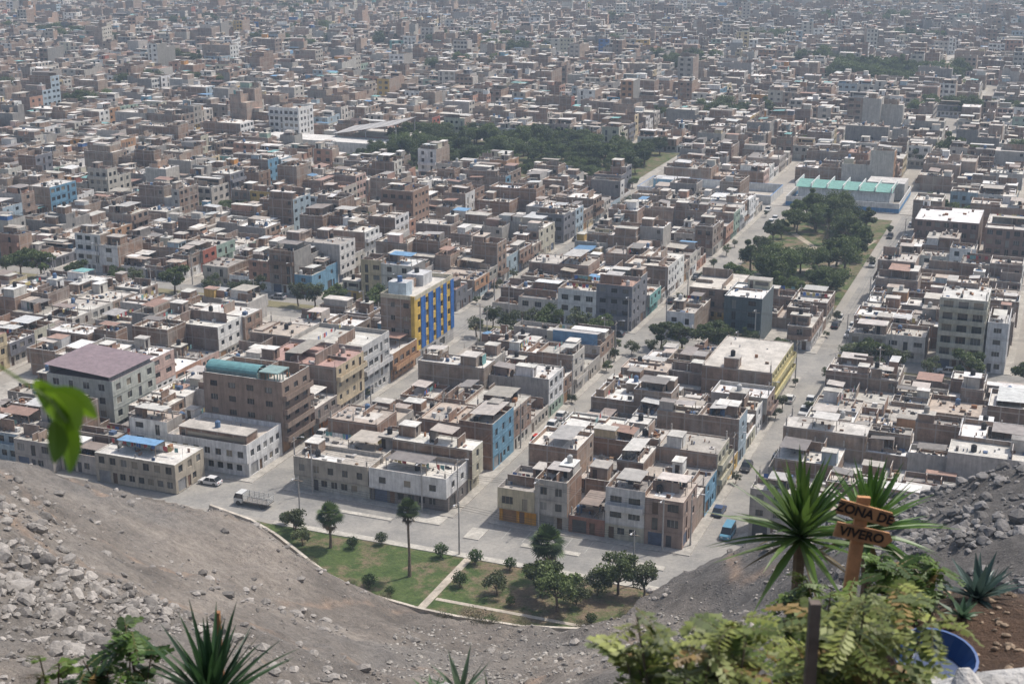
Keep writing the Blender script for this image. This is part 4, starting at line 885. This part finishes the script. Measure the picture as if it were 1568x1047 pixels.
shrub('tamarind_shrub',(.74,5.6,gz(.74,5.6)-.05),tips(17,(.5,1.12),(5.2,5.7),(96.68,97.02)),16,.24,YG1,YG2,1,.034,.07,t0=.62)
shrub('tamarind_shrub',(1.64,6.3,gz(1.64,6.3)-.05),tips(20,(1.4,1.98),(5.9,6.5),(96.25,96.86)),16,.25,YG1,YG2,2,.034,.072,t0=.58)
shrub('green_shrub',(2.2,8.9,gz(2.2,8.9)-.05),tips(11,(1.9,2.6),(8.6,9.2),(95.1,95.5)),16,.24,(.06,.1,.02),(.18,.25,.05),8,.04,.07,t0=.3)
shrub('green_shrub',(3.25,10.4,gz(3.25,10.4)-.05),tips(8,(3.0,3.6),(10.2,10.7),(94.7,94.98)),14,.2,(.05,.1,.02),(.15,.24,.04),3,.045,.07)
shrub('green_shrub',(-2.5,8.3,gz(-2.5,8.3)-.05),tips(8,(-2.85,-2.1),(8.0,8.4),(95.2,95.5)),15,.19,(.04,.09,.02),(.13,.21,.04),4,.04,.07)
shrub('green_shrub',(-3.0,8.1,gz(-3.0,8.1)-.05),[(-2.95,7.9,95.5),(-2.85,7.95,95.42)],5,.13,(.12,.2,.03),(.22,.33,.05),5,.04,.06,t0=.75)
shrub('green_shrub',(1.1,8.4,gz(1.1,8.4)-.05),tips(7,(.7,1.7),(8.2,8.7),(95.1,95.35)),14,.17,(.1,.15,.03),(.22,.3,.06),6,.03,.05)
q=Q(); q.tube([(-1.32,2.9,gz(-1.32,2.9)-.05),(-1.33,2.9,98.4),(-1.2,2.87,99.0),(-1.08,2.84,99.07),(-.97,2.82,99.0),(-.94,2.82,98.95)],[.01,.008,.005,.004,.003,.002],0,(.12,.16,.05),5)
def leaf(q,o,d,L,w,c,sd_=(.2,1,.1)):
    o=Vector(o); d=Vector(d).normalized(); s=d.cross(Vector(sd_)).normalized(); n_=s.cross(d); prev=None
    for i in range(9):
        t=i/8; ww=w*math.sin(math.pi*min(1,t*.92+.06))**.8*.5; p=o+d*L*t+n_*L*.15*math.sin(t*2.5); A=(p-s*ww+n_*ww*.3,p,p+s*ww+n_*ww*.3)
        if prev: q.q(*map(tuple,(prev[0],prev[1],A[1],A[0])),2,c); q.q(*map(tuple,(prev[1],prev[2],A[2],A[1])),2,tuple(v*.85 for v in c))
        prev=A
LG=(.27,.46,.03)
leaf(q,(-.955,2.82,98.98),(.02,0,-1),.15,.055,(.2,.37,.02)); leaf(q,(-.98,2.82,99.02),(.75,0,-.5),.12,.06,LG); leaf(q,(-1.0,2.83,99.04),(.25,0,-.9),.1,.06,LG); leaf(q,(-.96,2.8,98.96),(-.15,0,-1),.1,.05,(.14,.27,.02)); leaf(q,(-.99,2.84,99.03),(-.1,0,-1),.06,.04,LG); leaf(q,(-.96,2.81,99.02),(.4,0,-.9),.1,.06,LG)
obj('leafy_twig',mesh('leafy_twig',q.arr(),NP))
sg=bpy.data.objects.new('wooden_sign',None); COL.objects.link(sg); sg.location=(2.66,10.1,94.95)
WOOD=mk_plain('weathered_wood',.8,9.,.65,1.25)
def partq(name,q,mats,loc=(0,0,0),rot=(0,0,0)):
    o=bpy.data.objects.new(name,mesh(name,q.arr(),mats)); o.location=loc; o.rotation_euler=rot; COL.objects.link(o); o.parent=sg; return o
q=Q(); q.box(-.05,.05,-.02,.02,-.95,.68,0,(.5,.25,.11)); partq('post',q,[WOOD],(0,0,0),(0,math.radians(4),0))
mt,nt2,bb,_=newmat('letter_paint'); bb.inputs['Base Color'].default_value=(.015,.01,.008,1)
for i,(tx,zz,ang,xx) in enumerate((('ZONA DE',.56,16,.05),('VIVERO',.38,13,.04))):
    q=Q(); q.box(-.21,.21,-.012,.012,-.06,.06,0,(.44,.22,.095),None,None,True); q.q((.21,0,-.06),(.255,0,0),(.21,0,.06),(.21,0,.06),0,(.44,.22,.095)); bo=partq('board_%d'%(i+1),q,[WOOD],(xx,-.034,zz),(0,math.radians(ang),0))
    cu=bpy.data.curves.new('lettering','FONT'); cu.body=tx; cu.size=.105; cu.align_x='CENTER'; cu.align_y='CENTER'; cu.extrude=.002; cu.offset=.003; cu.materials.append(mt)
    lo=bpy.data.objects.new('lettering',cu); lo.location=(0,-.016,0); lo.rotation_euler=(math.radians(90),0,0); COL.objects.link(lo); lo.parent=bo
zb=gz(1.36,5.75); q=Q(); q.box(-.024,.024,-.024,.024,-.1,97.0-zb,0,(.13,.1,.08)); obj('wooden_stake',mesh('wooden_stake',q.arr(),[WOOD]),(1.36,5.75,zb)); 
q=Q(); q.box(-.015,.015,-.02,.02,-.6,.14,0,(.3,.14,.06)); obj('wooden_stake',mesh('wooden_stake',q.arr(),[WOOD]),(-1.98,8.6,95.3))
q=Q(); q.cyl(0,0,0,.16,.24,.3,0,(.02,.06,.16),24,False); q.cyl(0,0,.03,.155,.2,.28,0,(.02,.06,.17),24,False); q.cyl(0,0,.02,.025,.24,.24,0,(.02,.05,.13),24); q.cyl(0,0,.16,.161,.3,.28,0,(.04,.1,.26),24,False)
o=obj('blue_basin',mesh('blue_basin',q.arr(),[mk_plain('blue_plastic',.35,2.,.9,1.1)]),(2.98,8.95,max(gz(2.98,8.95),94.76)+.02)); o.rotation_euler=(math.radians(10),0,0)
rn=np.random.RandomState(4); P2=[];S2=[];C2=[]
for i in range(60): P2.append((1.3+rn.rand()*2.5,7.9+rn.rand()*.4)); S2.append(.06+.15*rn.rand()); C2.append(np.array([.5,.485,.46])*rn.uniform(.7,1.1))
for x_,y_,s_ in ((2.9,7.95,.22),(3.25,8.1,.22),(2.4,8.0,.22),(1.9,8.1,.2),(-.45,8.75,.16),(-.1,8.8,.13),(3.5,8.3,.2),(-3.1,8.4,.2),(-3.3,8.9,.15)): P2.append((x_,y_)); S2.append(s_); C2.append(np.array([.5,.48,.45]))
for i in range(120): P2.append((-1.4+rn.rand()*2.6,8.6+rn.rand()*2.)); S2.append(.03+.09*rn.rand()**2); C2.append(np.array([.45,.43,.4])*rn.uniform(.7,1.1))
for i in range(420): P2.append((2.+rn.rand()*3,9+rn.rand()*3)); S2.append(.012+.05*rn.rand()**2); C2.append(np.array([.3,.22,.15])*rn.uniform(.5,1.3))
rocks('garden_edge_rocks',P2,S2,C2,M_ROCK)
# ------------------------------------------------------------------ light, haze, camera
sd=Vector((.85*math.cos(math.radians(60)),.53*math.cos(math.radians(60)),math.sin(math.radians(60)))).normalized()
az=math.atan2(sd.x,sd.y); el=math.asin(sd.z)
w=bpy.data.worlds.new('World'); bpy.context.scene.world=w; w.use_nodes=True; nt=w.node_tree; bg=nt.nodes['Background']; sk=nt.nodes.new('ShaderNodeTexSky'); sk.sky_type='NISHITA'; sk.sun_disc=False; sk.sun_elevation=el; sk.sun_rotation=az; sk.dust_density=3.; sk.ozone_density=1.; nt.links.new(sk.outputs[0],bg.inputs[0]); bg.inputs[1].default_value=.15
l=bpy.data.lights.new('sun','SUN'); l.energy=3.7; l.angle=math.radians(1.8); l.color=(1,.965,.91); lo=bpy.data.objects.new('sun',l); lo.rotation_euler=sd.to_track_quat('Z','Y').to_euler(); COL.objects.link(lo)
q=Q(); q.box(-1500,1500,-30,2600,-5,170,0,(1,1,1),None,None,True); me=mesh('haze',q.arr(),[])
mh=bpy.data.materials.new('atmospheric_haze'); mh.use_nodes=True; nt=mh.node_tree; nt.nodes.clear(); out=nt.nodes.new('ShaderNodeOutputMaterial'); vs=nt.nodes.new('ShaderNodeVolumeScatter'); vs.inputs['Color'].default_value=(.66,.82,1,1); vs.inputs['Density'].default_value=1/3800; vs.inputs['Anisotropy'].default_value=.2; nt.links.new(vs.outputs[0],out.inputs['Volume']); me.materials.append(mh); obj('atmospheric_haze',me)
cam=bpy.data.cameras.new('camera'); co=bpy.data.objects.new('camera',cam); co.location=(0,0,100); co.rotation_euler=(math.radians(90-17.2),0,0); cam.lens=50; cam.clip_start=.1; cam.clip_end=12000; cam.dof.use_dof=True; cam.dof.focus_distance=260; cam.dof.aperture_fstop=4.5; COL.objects.link(co); bpy.context.scene.camera=co
vsn=bpy.context.scene.view_settings; vsn.view_transform='Standard'; vsn.look='None'; vsn.exposure=0
